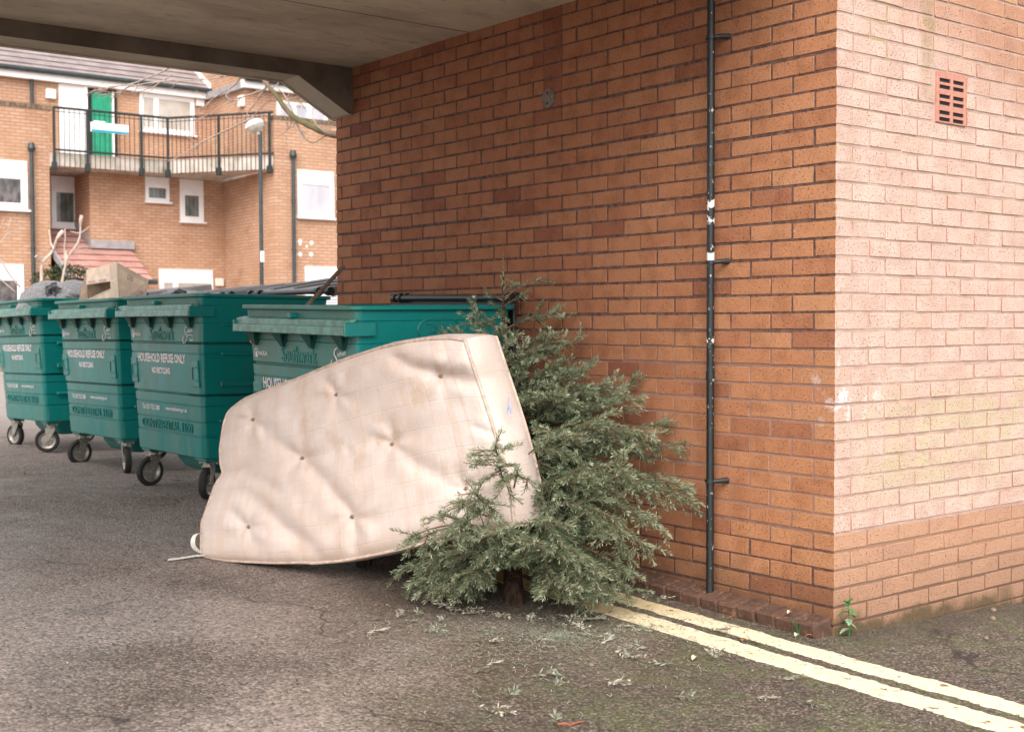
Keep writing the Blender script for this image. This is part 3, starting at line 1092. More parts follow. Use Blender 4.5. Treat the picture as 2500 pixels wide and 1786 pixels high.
def make_bag(c, rx, ry, rz, seed, name='rubbish_bag'):
    """tied sack: folds run out from the knot"""
    rnd = random.Random(seed)
    K = Vector((-.55, -.62, .62)).normalized()      # where the neck is
    A = K.orthogonal().normalized()
    B = K.cross(A)
    rows = []
    nu, nv = 96, 48
    for i in range(nv + 1):
        ph = math.pi * (i + .02) / (nv + .04)
        row = []
        for k in range(nu):
            th = 2 * math.pi * k / nu
            d = K * math.cos(ph) + (A * math.cos(th) + B * math.sin(th)) * math.sin(ph)
            f = math.exp(-ph * 1.5)
            fold = sum(math.cos(th * m + seed * m + 1.7 * mnoise.noise(Vector((ph * 2.2, m, seed)))) / m ** .5 for m in (7, 12, 19)) * .075 * f * min(1, ph * 4)
            lump = mnoise.noise(d * 1.7 + Vector((seed, 0, 0))) * .16 + mnoise.noise(d * 4.3 + Vector((0, seed, 0))) * .07 + abs(mnoise.noise(d * 9 + Vector((0, 0, seed)))) * .045
            r = 1 + lump + fold - .22 * math.exp(-(ph / .22) ** 2)
            row.append(Vector(c) + Vector((d.x * rx, d.y * ry, d.z * rz)) * r)
        rows.append(row)
    b = MB()
    b.grid(rows, closed=True)
    b.add(rows[-1], [tuple(range(nu))])
    t = thing(name, None, None, (c[0], c[1], c[2] - rz * .8))
    b.build('sack', M_BAG, t, smooth=True)
    kp = Vector(c) + Vector((K.x * rx, K.y * ry, K.z * rz)) * .80
    b = MB()
    for n_ in range(7):
        a = 2 * math.pi * n_ / 7 + rnd.uniform(-.3, .3)
        d = (K * .4 + A * math.cos(a) + B * math.sin(a)).normalized()
        L_ = rnd.uniform(.06, .12)
        pts = [kp + d * (L_ * s) + K * (.03 * math.sin(s * 3)) for s in span(0, 1, 6)]
        sd_ = d.cross(K).normalized()
        wd = [.012, .020, .026, .030, .026, .012]
        b.grid([[p - sd_ * w_ + K * rnd.uniform(-.006, .006), p + K * rnd.uniform(0, .014), p + sd_ * w_] for p, w_ in zip(pts, wd)])
    b.lathe([(.001, -.03), (.03, -.022), (.034, 0), (.025, .025), (.001, .035)], 10, Matrix.Translation(kp))
    b.build('knot', M_BLK, t, auto=60)
    return t


zb1 = .185
bag = make_bag((-.33, 7.98, 1.30 + zb1 - .08), .38, .46, .25, 5)
tag(bag, 'shiny black rubbish bag with a tied knot, bulging out of the leftmost bin', 'bag')
bag2 = make_bag((-.10, 6.02, 1.30 + .146 - .07), .22, .26, .16, 9)
tag(bag2, 'dark rubbish bag mostly hidden in the bin beside the cardboard box', 'bag')

M_CARD = plain('cardboard', (.80, .63, .48), .85, var=.13, sc=16, bump=.0008)
M_CARD_IN = plain('cardboard_inside', (.42, .30, .21), .9, var=.15, sc=16)
M_TAPE = plain('parcel_tape', (.62, .50, .37), .5, var=.08, sc=20)
M_WTAPE = plain('printed_white_tape', (.72, .64, .60), .5, var=.06)
M_RINK = plain('red_ink', (.62, .12, .08), .6)
D0 = 9.55
bx = thing('cardboard_box', 'open brown cardboard box with red print lying tilted on a bin', 'box', at(270, 720, D0))
A, Bq = at(287, 641, D0), at(363, 682, D0 + .22)
Dq, Cq = at(292, 745, D0 - .03), at(352, 760, D0 + .20)
L1, L1b = at(211, 658, D0 + .28), at(216, 762, D0 + .25)
BK = L1 - A
fr = (Bq - A).cross(Dq - A)
n_r = fr if fr.dot(CAM - A) > 0 else -fr
nl = (Dq - A).cross(L1 - A)
n_l = nl if nl.dot(CAM - A) > 0 else -nl
n_t = (Bq - A).cross(L1 - A)
n_t = n_t if n_t.z > 0 else -n_t
b = MB()
b.panel([A, Dq, Cq, Bq], n_r, .006)
b.panel([A, Bq, Bq + BK, L1], n_t, .006)
b.panel([Bq, Cq, Cq + BK, Bq + BK], -n_l, .006)
b.panel([L1, Bq + BK, Cq + BK, L1b], -n_r, .006)
b.build('carton', M_CARD, bx)


def lerp(a, c, t): return a + (c - a) * t


def onl(s, t_):            # s from the near edge to the far edge, t from top to bottom of the open side
    return lerp(lerp(A, L1, s), lerp(Dq, L1b, s), t_)


nl_ = n_l.normalized()
b = MB()
b.panel([onl(.0, .0), onl(1, .0), onl(.98, .365) + nl_ * .012, onl(.02, .42) + nl_ * .012], n_l, .005)
b.build('flap', M_CARD, bx)
b = MB()
b.panel([onl(.02, .53) + nl_ * .005, onl(.95, .72) + nl_ * .03, onl(1, 1), onl(0, 1)], n_l, .005)
b.build('flap', M_CARD, bx)
b = MB()
b.panel([L1, at(213, 700, D0 + .25), at(216, 765, D0 + .25), at(190, 740, D0 + .30)], n_l, .005)
b.build('flap', M_CARD_IN, bx)
b = MB()
b.panel([onl(-.01, -.01) + nl_ * .007, onl(.24, .02) + nl_ * .007, onl(.18, .99) + nl_ * .018, onl(-.01, 1) + nl_ * .007], n_l, .002)
b.build('tape', M_TAPE, bx)
b = MB()
pA, pB, pC, pD = onl(.26, .32) + nl_ * .0135, onl(.96, .275) + nl_ * .0135, onl(.96, .345) + nl_ * .0145, onl(.26, .395) + nl_ * .0145
b.quad(pA, pB, pC, pD)
tp = b.build('tape', M_WTAPE, bx)


def face_M(o, xdir, n):
    X = xdir.normalized()
    Z = n.normalized()
    Y = Z.cross(X).normalized()
    return Matrix(((X.x, Y.x, Z.x, o.x), (X.y, Y.y, Z.y, o.y), (X.z, Y.z, Z.z, o.z), (0, 0, 0, 1)))


b = MB()
put_text(b, 'FRAGILE', .10, .016, face_M(lerp(lerp(pA, pD, .5), lerp(pB, pC, .5), .25) + nl_ * .001, pA - pB, n_l), bold=.02)
put_text(b, 'FRAGILE', .10, .016, face_M(lerp(lerp(pA, pD, .5), lerp(pB, pC, .5), .75) + nl_ * .001, pA - pB, n_l), bold=.02)
nr_ = n_r.normalized()


def onr(s, t_): return lerp(lerp(A, Bq, s), lerp(Dq, Cq, s), t_)


b.build('lettering', M_RINK, tp)
b = MB()
b.quad(onr(.36, .42) + nr_ * .001, onr(.36, .62) + nr_ * .001, onr(.93, .66) + nr_ * .001, onr(.93, .36) + nr_ * .001)
lb = b.build('tape', M_WTAPE, bx)
b = MB()
put_text(b, 'FRAGILE', .125, .026, face_M(onr(.66, .46) + nr_ * .002, onr(.9, .44) - onr(.4, .46), n_r), bold=.02)
put_text(b, 'FRAGILE', .125, .026, face_M(onr(.62, .58) + nr_ * .002, onr(.9, .58) - onr(.4, .56), n_r), bold=.02)
b.build('lettering', M_RINK, lb)
b = MB()
for s, t_, ww in ((.40, .22, .05), (.40, .75, .05)):
    M = face_M(onr(s, t_) + nr_ * .002, onr(.9, t_) - onr(.4, t_), n_r)
    q = [M @ Vector(v) for v in ((-ww / 2, -.016, 0), (ww / 2, -.016, 0), (ww / 2, .016, 0), (-ww / 2, .016, 0))]
    for k in range(4):
        b.tube([q[k], q[(k + 1) % 4]], .0012, 4)
    b.tube([M @ Vector((-.012, 0, 0)), M @ Vector((.012, 0, 0))], .002, 4)
b.build('printed_mark', M_DARK, bx)

M_WOOD = plain('old_wood_handle', (.17, .13, .095), .7, var=.25, sc=18, bump=.001)
b = MB()
p0, p1 = at(700, 800, 6.75), at(838, 651, 7.25)
b.tube([lerp(p0, p1, t_) for t_ in (0, .2, .4, .6, .8, .97, 1.0)], [.0125] * 6 + [.010], 12)
o = b.build('broom_handle', M_WOOD, auto=50)
tag(o, 'worn wooden broom handle sticking up out of a green bin', 'broom handle')

# ---------------------------------------------------------------- mattress
def poly_at(pts, n):
    """resample a polyline of tuples to n points by length"""
    pts = [Vector(p) for p in pts]
    L_ = [0]
    for a, c in zip(pts[:-1], pts[1:]): L_.append(L_[-1] + (c - a).length)
    out, j = [], 0
    for i in range(n):
        d = L_[-1] * i / (n - 1)
        while j < len(pts) - 2 and L_[j + 1] < d: j += 1
        t = (d - L_[j]) / max(1e-9, L_[j + 1] - L_[j])
        out.append(pts[j].lerp(pts[j + 1], min(1, max(0, t))))
    return out


def smooth(seq, it, keep=()):
    seq = [p.copy() for p in seq]
    for _ in range(it):
        seq = [seq[0]] + [(seq[i - 1] + seq[i] * 2 + seq[i + 1]) / 4 for i in range(1, len(seq) - 1)] + [seq[-1]]
    return seq


K_ = 2500 / 2273
SC = lambda L_: [(x * K_, y * K_, 0) for x, y in L_]
NS, NT = 150, 84
eL = poly_at(SC([(457, 1240), (447, 1228), (447, 1195), (448, 1160), (463, 1118), (480, 1072), (496, 1050), (490, 1030), (489, 995), (497, 940), (506, 915), (520, 902)]), NT)
eT = poly_at(SC([(520, 902), (545, 884), (600, 863), (660, 841), (700, 824), (760, 800), (800, 786), (850, 770), (900, 759), (950, 752), (1000, 750), (1032, 755)]), NS)
eR = poly_at(SC([(1142, 1168), (1134, 1100), (1118, 1030), (1100, 965), (1080, 900), (1060, 840), (1046, 800), (1032, 755)]), NT)
eB = poly_at(SC([(457, 1240), (500, 1245), (600, 1250), (700, 1249), (760, 1244), (850, 1227), (950, 1204), (1040, 1187), (1142, 1168)]), NS)
eL, eT, eR, eB = smooth(eL, 1), smooth(eT, 6), smooth(eR, 4), smooth(eB, 6)
D_BL, D_BR, D_TL, D_TR = 6.20, 5.20, 6.38, 5.30
q4 = lambda x, y: (400 + x / 2.4707, 780 + y / 2.4707)
TUFT = [q4(*p) for p in ((540, 605), (1040, 450), (1673, 340), (838, 830), (1385, 745), (1820, 1015), (1143, 1180), (508, 1250))]
CREASE = [([(560, 650), (700, 745), (838, 830)], .020, 17), ([(838, 830), (900, 890), (1000, 1020), (1143, 1180)], .030, 17), ([(345, 965), (500, 940), (620, 985), (720, 1070)], .026, 17),
          ([(300, 1075), (440, 1040), (560, 1080), (690, 1210), (880, 1430)], .034, 22), ([(400, 1140), (508, 1250)], .016, 12), ([(1340, 200), (1500, 290), (1660, 338), (1905, 385)], .036, 15),
          ([(1850, 640), (1990, 690)], .012, 9), ([(1480, 850), (1640, 930), (1820, 1015)], .018, 18), ([(1040, 450), (1015, 380)], .014, 8), ([(540, 605), (545, 480)], .014, 11), ([(540, 605), (430, 590)], .010, 8),
          ([(1385, 745), (1440, 690)], .010, 9), ([(1820, 1015), (1990, 940)], .012, 10), ([(1143, 1180), (1160, 1290), (1140, 1420)], .016, 12), ([(700, 1230), (860, 1330), (960, 1440)], .014, 14),
          ([(1105, 760), (1108, 800)], .010, 7), ([(610, 660), (600, 720)], .012, 9), ([(1240, 700), (1385, 745)], .006, 7), ([(1640, 1290), (1900, 1260)], .012, 18)]
CREASE = [([Vector((*q4(*p), 0)) for p in pl], d, w_) for pl, d, w_ in CREASE]


def seg_dist(p, pl):
    best, along = 1e9, 0
    for i, (a, c) in enumerate(zip(pl[:-1], pl[1:])):
        ac = c - a
        t = max(0, min(1, (p - a).dot(ac) / ac.length_squared))
        d = (p - (a + ac * t)).length
        if d < best: best, along = d, (i + t) / (len(pl) - 1)
    return best, along


def relief(p, s, t):
    e = min(s * 1.8, (1 - s) * 1.5, t * .77, (1 - t) * .77)
    h = .026 * (1 - math.exp(-max(e, 0) / .030)) + .012 * (1 - math.exp(-max(e, 0) / .25))
    for k, (tx, ty) in enumerate(TUFT):
        dx, dy = p.x - tx, p.y - ty
        r2 = dx * dx + dy * dy
        if r2 < 40000:
            r = math.sqrt(r2)
            h -= .026 * math.exp(-r2 / 3600) + .018 * math.exp(-r2 / 260)
            h += .0075 * math.cos(5 * math.atan2(dy, dx) + k * 1.3 + r * .01) * math.exp(-((r - 40) / 42) ** 2)
    for pl, d, w_ in CREASE:
        q, al = seg_dist(p, pl)
        if q < w_ * 6:
            f = min(1, al * 5 + .25) * min(1, (1 - al) * 5 + .25)
            h -= .88 * d * f * math.exp(-(q / w_) ** 2)
            h += d * .2 * f * math.exp(-((q - w_ * 2.4) / (w_ * 1.3)) ** 2)
    # overhanging fold under the top right corner
    b0 = Vector((*q4(1680, 245), 0))
    h += .030 * math.exp(-((p.x - b0.x) / 85) ** 2 - ((p.y - b0.y) / 30) ** 2)
    v = Vector((p.x * .006, p.y * .006, 3))
    h += mnoise.noise(v) * .009 + mnoise.noise(v * 3.1) * .004 + mnoise.noise(Vector((p.x * .05, p.y * .012, 8))) * .0012
    return h


front, pix, uv = [], [], []
for j in range(NT):
    t = j / (NT - 1)
    rf, rp, ru = [], [], []
    for i in range(NS):
        s = i / (NS - 1)
        p = (eL[j] * (1 - s) + eR[j] * s) + (eB[i] * (1 - t) + eT[i] * t) - (eL[0] * (1 - s) * (1 - t) + eR[0] * s * (1 - t) + eL[-1] * (1 - s) * t + eR[-1] * s * t)
        d = (D_BL * (1 - s) + D_BR * s) * (1 - t) + (D_TL * (1 - s) + D_TR * s) * t
        rp.append((p, d))
        rf.append(at(p.x, p.y, d - relief(p, s, t) + .03))
        ru.append((s, t))
    front.append(rf)
    pix.append(rp)
    uv.append(ru)
c00, c10, c01 = at(eL[0].x, eL[0].y, D_BL), at(eR[0].x, eR[0].y, D_BR), at(eL[-1].x, eL[-1].y, D_TL)
NRM = (c10 - c00).cross(c01 - c00).normalized()
if NRM.dot(CAM - c00) > 0: NRM = -NRM           # points to the back of the mattress
NRM = Vector((NRM.x, NRM.y, .04)).normalized()


def thick(s): return .145 + .075 * s ** 3


per = [(0, i) for i in range(NS)] + [(j, NS - 1) for j in range(1, NT)] + [(NT - 1, i) for i in range(NS - 2, -1, -1)] + [(j, 0) for j in range(NT - 2, 0, -1)]
CEN = front[NT // 2][NS // 2]
b = MB()
b.grid(front)
nb = len(b.v)
rings = []
for f in (.0, .06, .3, .55, .8, .95, 1.0):
    row = []
    for (j, i) in per:
        s = uv[j][i][0]
        P = front[j][i]
        out_ = (P - CEN)
        out_ -= NRM * out_.dot(NRM)
        out_.normalize()
        q = P + NRM * thick(s) * f + out_ * (.020 * math.sin(math.pi * f) ** .7 + .004 * mnoise.noise(P * 9) * math.sin(math.pi * f))
        g_ = gz(q.x, q.y) + .004
        if q.z < g_: q.z = g_
        row.append(q)
    rings.append(row)
b.grid([list(r) + [r[0]] for r in rings])
back = [[front[j][i] + NRM * thick(uv[j][i][0]) for i in range(NS)] for j in range(NT)]
for (j, i), q in zip(per, rings[-1]): back[j][i] = q
b.grid([r[::-1] for r in back])
UU = [u for r in uv for u in r] + [uv[j][i] for k in range(7) for (j, i) in per + per[:1]] + [u for r in uv for u in r[::-1]]


def mattress_mat():
    g = G('stained_ticking', .9, spec=.15)
    u, v = g.attr('mu'), g.attr('mv')
    p = g.pos()
    wob = g.math('MULTIPLY', g.math('SUBTRACT', g.noise(p, 4, 2), .5), .02)
    u2, v2 = g.math('ADD', u, wob), g.math('ADD', v, wob)
    base = g.mix((.66, .55, .49), (.73, .63, .575), g.step(g.noise(p, 3, 4), .35, .65))
    # woven bands and the quilting grid
    band = g.n('ShaderNodeTexNoise', {'Vector': g.comb(u2, 0, 0), 'Scale': 26.0, 'Detail': 3.0}).outputs['Fac']
    base = g.mix(base, (.66, .50, .40), g.mul(g.step(band, .46, .62), .42))
    chk = g.n('ShaderNodeTexChecker', {'Vector': g.comb(u2, v2, 0), 'Scale': 14.0}).outputs['Fac']
    dia = g.n('ShaderNodeTexWave', {'Vector': g.comb(g.math('ADD', g.math('MULTIPLY', u2, 1.9), v2), g.math('SUBTRACT', g.math('MULTIPLY', u2, 1.9), v2), 0), 'Scale': 24.0, 'Distortion': 0.0}).outputs['Fac']
    base = g.mix(base, (.62, .46, .36), g.mul(chk, dia, .34))
    fr = lambda a, n_: g.math('ABSOLUTE', g.math('SUBTRACT', g.math('FRACT', g.math('MULTIPLY', a, n_)), .5))
    ln = g.math('MAXIMUM', g.math('SUBTRACT', 1.0, g.step(fr(u2, 17.0), .0, .035)), g.math('SUBTRACT', 1.0, g.step(fr(v2, 8.0), .0, .03)))
    base = g.mix(base, (.48, .36, .29), g.mul(ln, .10))
    # stains
    st = g.step(g.noise(g.comb(g.math('MULTIPLY', u, 5.0), g.math('MULTIPLY', v, 2.0), 0), 2.2, 5, .62), .5, .74)
    mid = g.mul(g.math('SUBTRACT', 1.0, g.step(g.math('ABSOLUTE', g.math('SUBTRACT', u, .55)), .1, .5)), g.step(v, .2, .6))
    base = g.mix(base, (.50, .33, .19), g.mul(st, g.math('ADD', .18, g.mul(mid, .42))))
    low = g.math('SUBTRACT', 1.0, g.step(g.math('ADD', v, g.mul(g.noise(p, 9, 4), .14)), .06, .2))
    base = g.mix(base, (.36, .22, .12), g.mul(low, .38))
    dots = g.step(g.noise(p, 26, 4, .6), .69, .74)
    base = g.mix(base, (.34, .24, .16), g.mul(dots, .3))
    pk = g.noise(g.comb(g.math('MULTIPLY', u, 60.0), g.math('MULTIPLY', v, 6.0), 0), 1.0, 4, .65)
    weave = g.noise(p, 150, 3, .7)
    base = g.mix(base, g.mix(base, (.80, .74, .68), 1, 'MULTIPLY'), g.mul(g.step(weave, .5, .7), .5))
    h = g.math('ADD', g.mul(pk, .9), g.mul(weave, .35))
    h = g.math('ADD', h, g.mul(g.math('SUBTRACT', 1.0, ln), .35))
    return g.out(base, height=h, dist=.0022)


M_MAT = mattress_mat()
M_PIPING = plain('piping_tape', (.56, .43, .35), .9, var=.2, sc=40)
M_BUTTON = plain('tuft_button', (.25, .20, .155), .7)
M_WEB = plain('white_webbing', (.74, .69, .62), .9, var=.1, sc=60)
mat_t = thing('mattress', 'dirty cream tufted mattress leaning on its long edge in front of the green bins', 'mattress', ground_at(495, 1364))
mb_ = b.build('ticking_cover', M_MAT, mat_t, smooth=True)
for nm, k in (('mu', 0), ('mv', 1)):
    a_ = mb_.data.attributes.new(nm, 'FLOAT', 'POINT')
    a_.data.foreach_set('value', [u[k] for u in UU])
mb_.data.set_sharp_from_angle(angle=math.radians(70))
for ring_ in (rings[0], rings[-1]):
    b = MB()
    loop = ring_[::2] + [ring_[0], ring_[1]]
    b.tube([p + (Vector((0, 0, .004)) if p.z < .16 else Vector((0, 0, 0))) for p in loop], .0085, 6)
    b.build('piping', M_PIPING, mat_t, smooth=True)
for tx, ty in TUFT:
    best = min(((pix[j][i][0] - Vector((tx, ty, 0))).length, j, i) for j in range(NT) for i in range(NS))
    P = front[best[1]][best[2]]
    b = MB()
    Mb = face_M(P - NRM * .004, (c10 - c00), -NRM)
    b.lathe([(.0005, .005), (.006, .004), (.0095, .001), (.010, -.004)], 14, Mb)
    b.box((-.010, -.0012, .004), (.010, .0012, .007), M=Mb)
    b.build('button', M_BUTTON, mat_t, auto=40)
b = MB()
pts = [at(x * K_, y * K_, d) for x, y, d in ((449, 1184, 6.22), (438, 1182, 6.19), (430, 1190, 6.17), (427, 1203, 6.16), (430, 1214, 6.17), (438, 1221, 6.19), (449, 1226, 6.21))]
pts = smooth(poly_at(pts, 24), 3)
sd_ = (NRM * .8 + (c10 - c00).normalized() * .55).normalized() * .011
b.grid([[p - sd_, p + sd_] for p in pts])
b.build('strap', M_WEB, mat_t, smooth=True)
b = MB()
rows = []
for x, y, w_, h in ((468, 1228, .012, .02), (452, 1232, .012, .014), (435, 1233, .012, .012), (412, 1237, .012, .008), (392, 1240, .012, .007), (373, 1242, .012, .006)):
    P = ground_at(x * K_, y * K_, h)
    rows.append([P + Vector((-.010, -.016, 0)), P + Vector((.010, .016, .003))])
b.grid(rows)
b.build('strap', M_WEB, mat_t, smooth=True)
M_BLUE = plain('faded_blue_print', (.36, .44, .66), .8)
b = MB()
for (x, y, a, l_) in ((1128, 893, 1.2, .022), (1131, 903, 2.0, .016), (1126, 911, 1.0, .014), (1133, 913, 1.7, .012)):
    P = at(x * K_, y * K_, 5.29)
    M = face_M(P, NRM, (c10 - c00)) @ Matrix.Rotation(a, 4, 'Z')
    b.box((-l_, -.004, 0), (l_, .004, .0015), M=M)
lab_ = b.build('printed_mark', M_BLUE, mat_t)
lab_['kind'] = 'stuff'

# ---------------------------------------------------------------- cut fir tree
def needle_mat(name, dark, light, tip):
    g = G(name, .55, spec=.35)
    t = g.tone()
    c = g.ramp(t, [(0, dark), (.6, light), (1, tip)])
    p = g.pos()
    c = g.mix(c, (.16, .12, .06), g.mul(g.step(g.noise(p, 7, 3), .55, .75), .25))
    tr = g.n('ShaderNodeBsdfTranslucent', {'Color': c})
    mx = g.n('ShaderNodeMixShader', {0: .22, 1: g.b.outputs[0], 2: tr.outputs[0]})
    g.put(g.b.inputs['Base Color'], c)
    g.nt.links.new(mx.outputs[0], g.nt.nodes['Material Output'].inputs['Surface'])
    return g.mat


M_NEEDLE = needle_mat('fir_needles', (.048, .084, .042), (.24, .30, .175), (.55, .58, .43))
M_DRYNEED = needle_mat('dry_fir_needles', (.13, .17, .10), (.33, .35, .26), (.56, .52, .43))
M_TWIG = plain('fir_twig', (.16, .095, .052), .85, var=.3, sc=40)


def bark_mat():
    g = G('fir_bark', .9, spec=.2)
    p = g.pos()
    n = g.noise(g.scale(p, (1, 1, .35)), 34, 5, .7)
    c = g.mix((.022, .014, .010), (.095, .055, .036), g.step(n, .35, .7))
    c = g.mix(c, (.42, .085, .035), g.mul(g.step(g.noise(p, 46, 3), .55, .63), g.math('SUBTRACT', 1.0, g.step(g.math('ABSOLUTE', g.math('SUBTRACT', g.xyz(p)[2], .215)), .02, .06)), .8))
    return g.out(c, height=n, dist=.006)


M_BARK = bark_mat()
RTREE = random.Random(21)


def bez(a, c, e, t): return a * (1 - t) ** 2 + c * (2 * t * (1 - t)) + e * t * t


def in_mattress(P):
    x, y, d = project(P)
    if not (480 < x < 1300): return False
    s = (x - 495) / 753
    df = 6.2 - 1.0 * s
    lo_, hi_ = 1380 - 110 * max(0, s - .3), 990 - 190 * s
    if s > 1: hi_ = 880 + (x - 1250) * 3
    return hi_ - 10 < y < lo_ and df - .04 < d < df + .30


def at_butt(P):
    x, y, d = project(P)
    return 1206 < x < 1296 and y > 1385 and d < 5.52


def needles(b, p0, p1, tone, per_m=370, ln=.030, wid=.0022, r=RTREE, m=1, flat=None):
    ax = p1 - p0
    L_ = ax.length
    if L_ < .004: return
    T = ax / L_
    A = T.orthogonal().normalized()
    B = T.cross(A)
    n = max(6, int(L_ * per_m))
    for k in range(n):
        s = (k + r.random()) / n
        th = r.uniform(0, 6.283)
        rad = A * math.cos(th) + B * math.sin(th)
        if flat is not None:
            rad = (rad - flat * rad.dot(flat) * .75).normalized()
        elif rad.z < -.35 and r.random() < .6:
            rad = -rad
        fw = .75 + .5 * s + r.uniform(-.15, .15)
        d = (rad + T * fw).normalized()
        l_ = ln * r.uniform(.75, 1.15) * (1 - .35 * s * s)
        base = p0 + ax * s
        tip = base + d * l_
        sd = d.cross(rad + Vector((r.uniform(-.5, .5), r.uniform(-.5, .5), r.uniform(-.5, .5)))).normalized() * wid
        tn = min(1, max(0, tone + r.uniform(-.18, .18) + .22 * s))
        mid = base + d * (l_ * .55)
        b.add([base, mid - sd, tip, mid + sd], [(0, 1, 2, 3)], m, tn)


def shoot(b, p0, dirv, length, tone, droop, depth=0, r=RTREE, clampx=True):
    """one twig: bending axis with needles, and side shoots when it is long"""
    n = max(2, int(length / .035))
    pts, d = [p0.copy()], dirv.normalized()
    for i in range(n):
        d = (d + Vector((r.uniform(-.08, .08), r.uniform(-.08, .08), r.uniform(-.06, .06) - droop * .12))).normalized()
        q = pts[-1] + d * (length / n)
        if clampx and q.x > -.025:
            q.x = -.025 - r.random() * .01
        g_ = gz(q.x, q.y) + .012
        if q.z < g_: q.z = g_
        if clampx and (in_mattress(q) or at_butt(q)): break
        pts.append(q)
    if len(pts) < 2: return
    b.tube(pts, [.0026 - .0014 * i / len(pts) for i in range(len(pts))], 3, 0, .5, cap=False)
    for i_, (a, c) in enumerate(zip(pts[:-1], pts[1:])):
        needles(b, a, c, tone - .12 + .34 * i_ / len(pts), r=r)
    if depth < 2 and length > .085:
        side = d.cross(Vector((0, 0, 1)))
        side = side.normalized() if side.length > .05 else Vector((1, 0, 0))
        m = int(length / .052)
        for i in range(1, m):
            f = i / m
            k = f * (len(pts) - 1)
            j = min(int(k), len(pts) - 2)
            q = pts[j].lerp(pts[j + 1], k - j)
            t_ = (pts[j + 1] - pts[j]).normalized()
            sg = 1 if i % 2 else -1
            dd = t_ * .75 + side * sg * r.uniform(.6, .95) + Vector((0, 0, r.uniform(-.25, .15) - droop * .3))
            shoot(b, q, dd, length * (1 - f) * r.uniform(.45, .65) + .03, tone + r.uniform(-.08, .1), droop, depth + 1, r, clampx)


fir = thing('cut_fir_tree', 'discarded cut fir tree propped against the brick wall, its branches over the mattress end', 'fir tree', ground_at(1251, 1474))
T0, T1 = Vector((-.792, 1.088, .035)), at(1228, 668, 6.28)
TC = (T0 + T1) / 2 + Vector((-.03, -.02, .06))


def trunk_at(f): return bez(T0, TC, T1, f)


b = MB()
pts = [trunk_at(f) for f in span(0, 1, 26)]
b.tube(pts, [.048 - .043 * f ** .8 for f in span(0, 1, 26)], 14)
b.build('trunk', [M_BARK], fir, auto=60)
b = MB()
lead0 = trunk_at(.9)
lead1 = T1 + (T1 - lead0).normalized() * .03 + Vector((0, 0, .09))
b.tube([lead0, T1, lead1], [.006, .005, .002], 6, 0)
needles(b, lead0, T1, .45, 260)
needles(b, T1, lead1, .6, 140, .012)
b.build('branch', [M_TWIG, M_NEEDLE], fir)

tips = [(1082, 655, 6.15, .90), (1198, 622, 6.30, .91), (1165, 660, 6.05, .88), (1110, 700, 6.0, .86), (1150, 632, 6.35, .92),
        (1048, 682, 6.02, .80), (1040, 706, 6.0, .78), (1250, 704, 6.30, .80), (1215, 700, 6.1, .80), (1130, 760, 5.75, .74),
        (1012, 728, 5.98, .66), (988, 740, 5.95, .62), (1065, 735, 5.8, .70), (1292, 750, 6.22, .68), (1255, 760, 6.0, .70), (1190, 800, 5.62, .64),
        (1320, 805, 5.95, .60), (1290, 830, 5.7, .56), (1355, 858, 5.9, .54), (1438, 855, 6.02, .50), (1400, 880, 5.8, .50), (1230, 870, 5.45, .5), (1170, 900, 5.55, .52),
        (1528, 932, 5.85, .42), (1520, 998, 5.75, .38), (1450, 965, 5.6, .42), (1340, 925, 5.45, .42), (1260, 960, 5.25, .40), (1200, 985, 5.2, .38),
        (1560, 1122, 5.60, .30), (1540, 1090, 5.6, .31), (1480, 1180, 5.40, .28), (1440, 1080, 5.35, .30), (1390, 1020, 5.25, .32), (1310, 1030, 5.1, .30), (1098, 985, 4.98, .30), (1105, 1020, 4.96, .28), (1150, 1040, 4.92, .28),
        (1018, 1112, 4.92, .22), (1050, 1090, 4.92, .22), (975, 1138, 5.05, .19), (912, 1192, 5.28, .17), (915, 1205, 5.2, .17), (1450, 1215, 5.35, .2), (1395, 1275, 5.28, .17), (1220, 1150, 4.86, .22), (1190, 1200, 4.85, .19), (1270, 1240, 4.88, .19), (1330, 1275, 5.0, .17), (1380, 1160, 5.12, .22), (1110, 1180, 4.9, .2),
        (930, 1290, 5.40, .12), (955, 1302, 5.33, .12), (940, 1255, 5.4, .13), (955, 1290, 5.25, .12), (1000, 1296, 5.18, .10), (1055, 1285, 5.1, .10), (1240, 1300, 4.98, .10), (1300, 1310, 5.03, .11), (1355, 1338, 5.08, .13), (1085, 1235, 5.0, .14), (940, 1240, 5.28, .14), (1010, 1180, 5.02, .17), (1030, 1220, 5.1, .13), (1400, 1310, 5.3, .14)]
nbr = 0


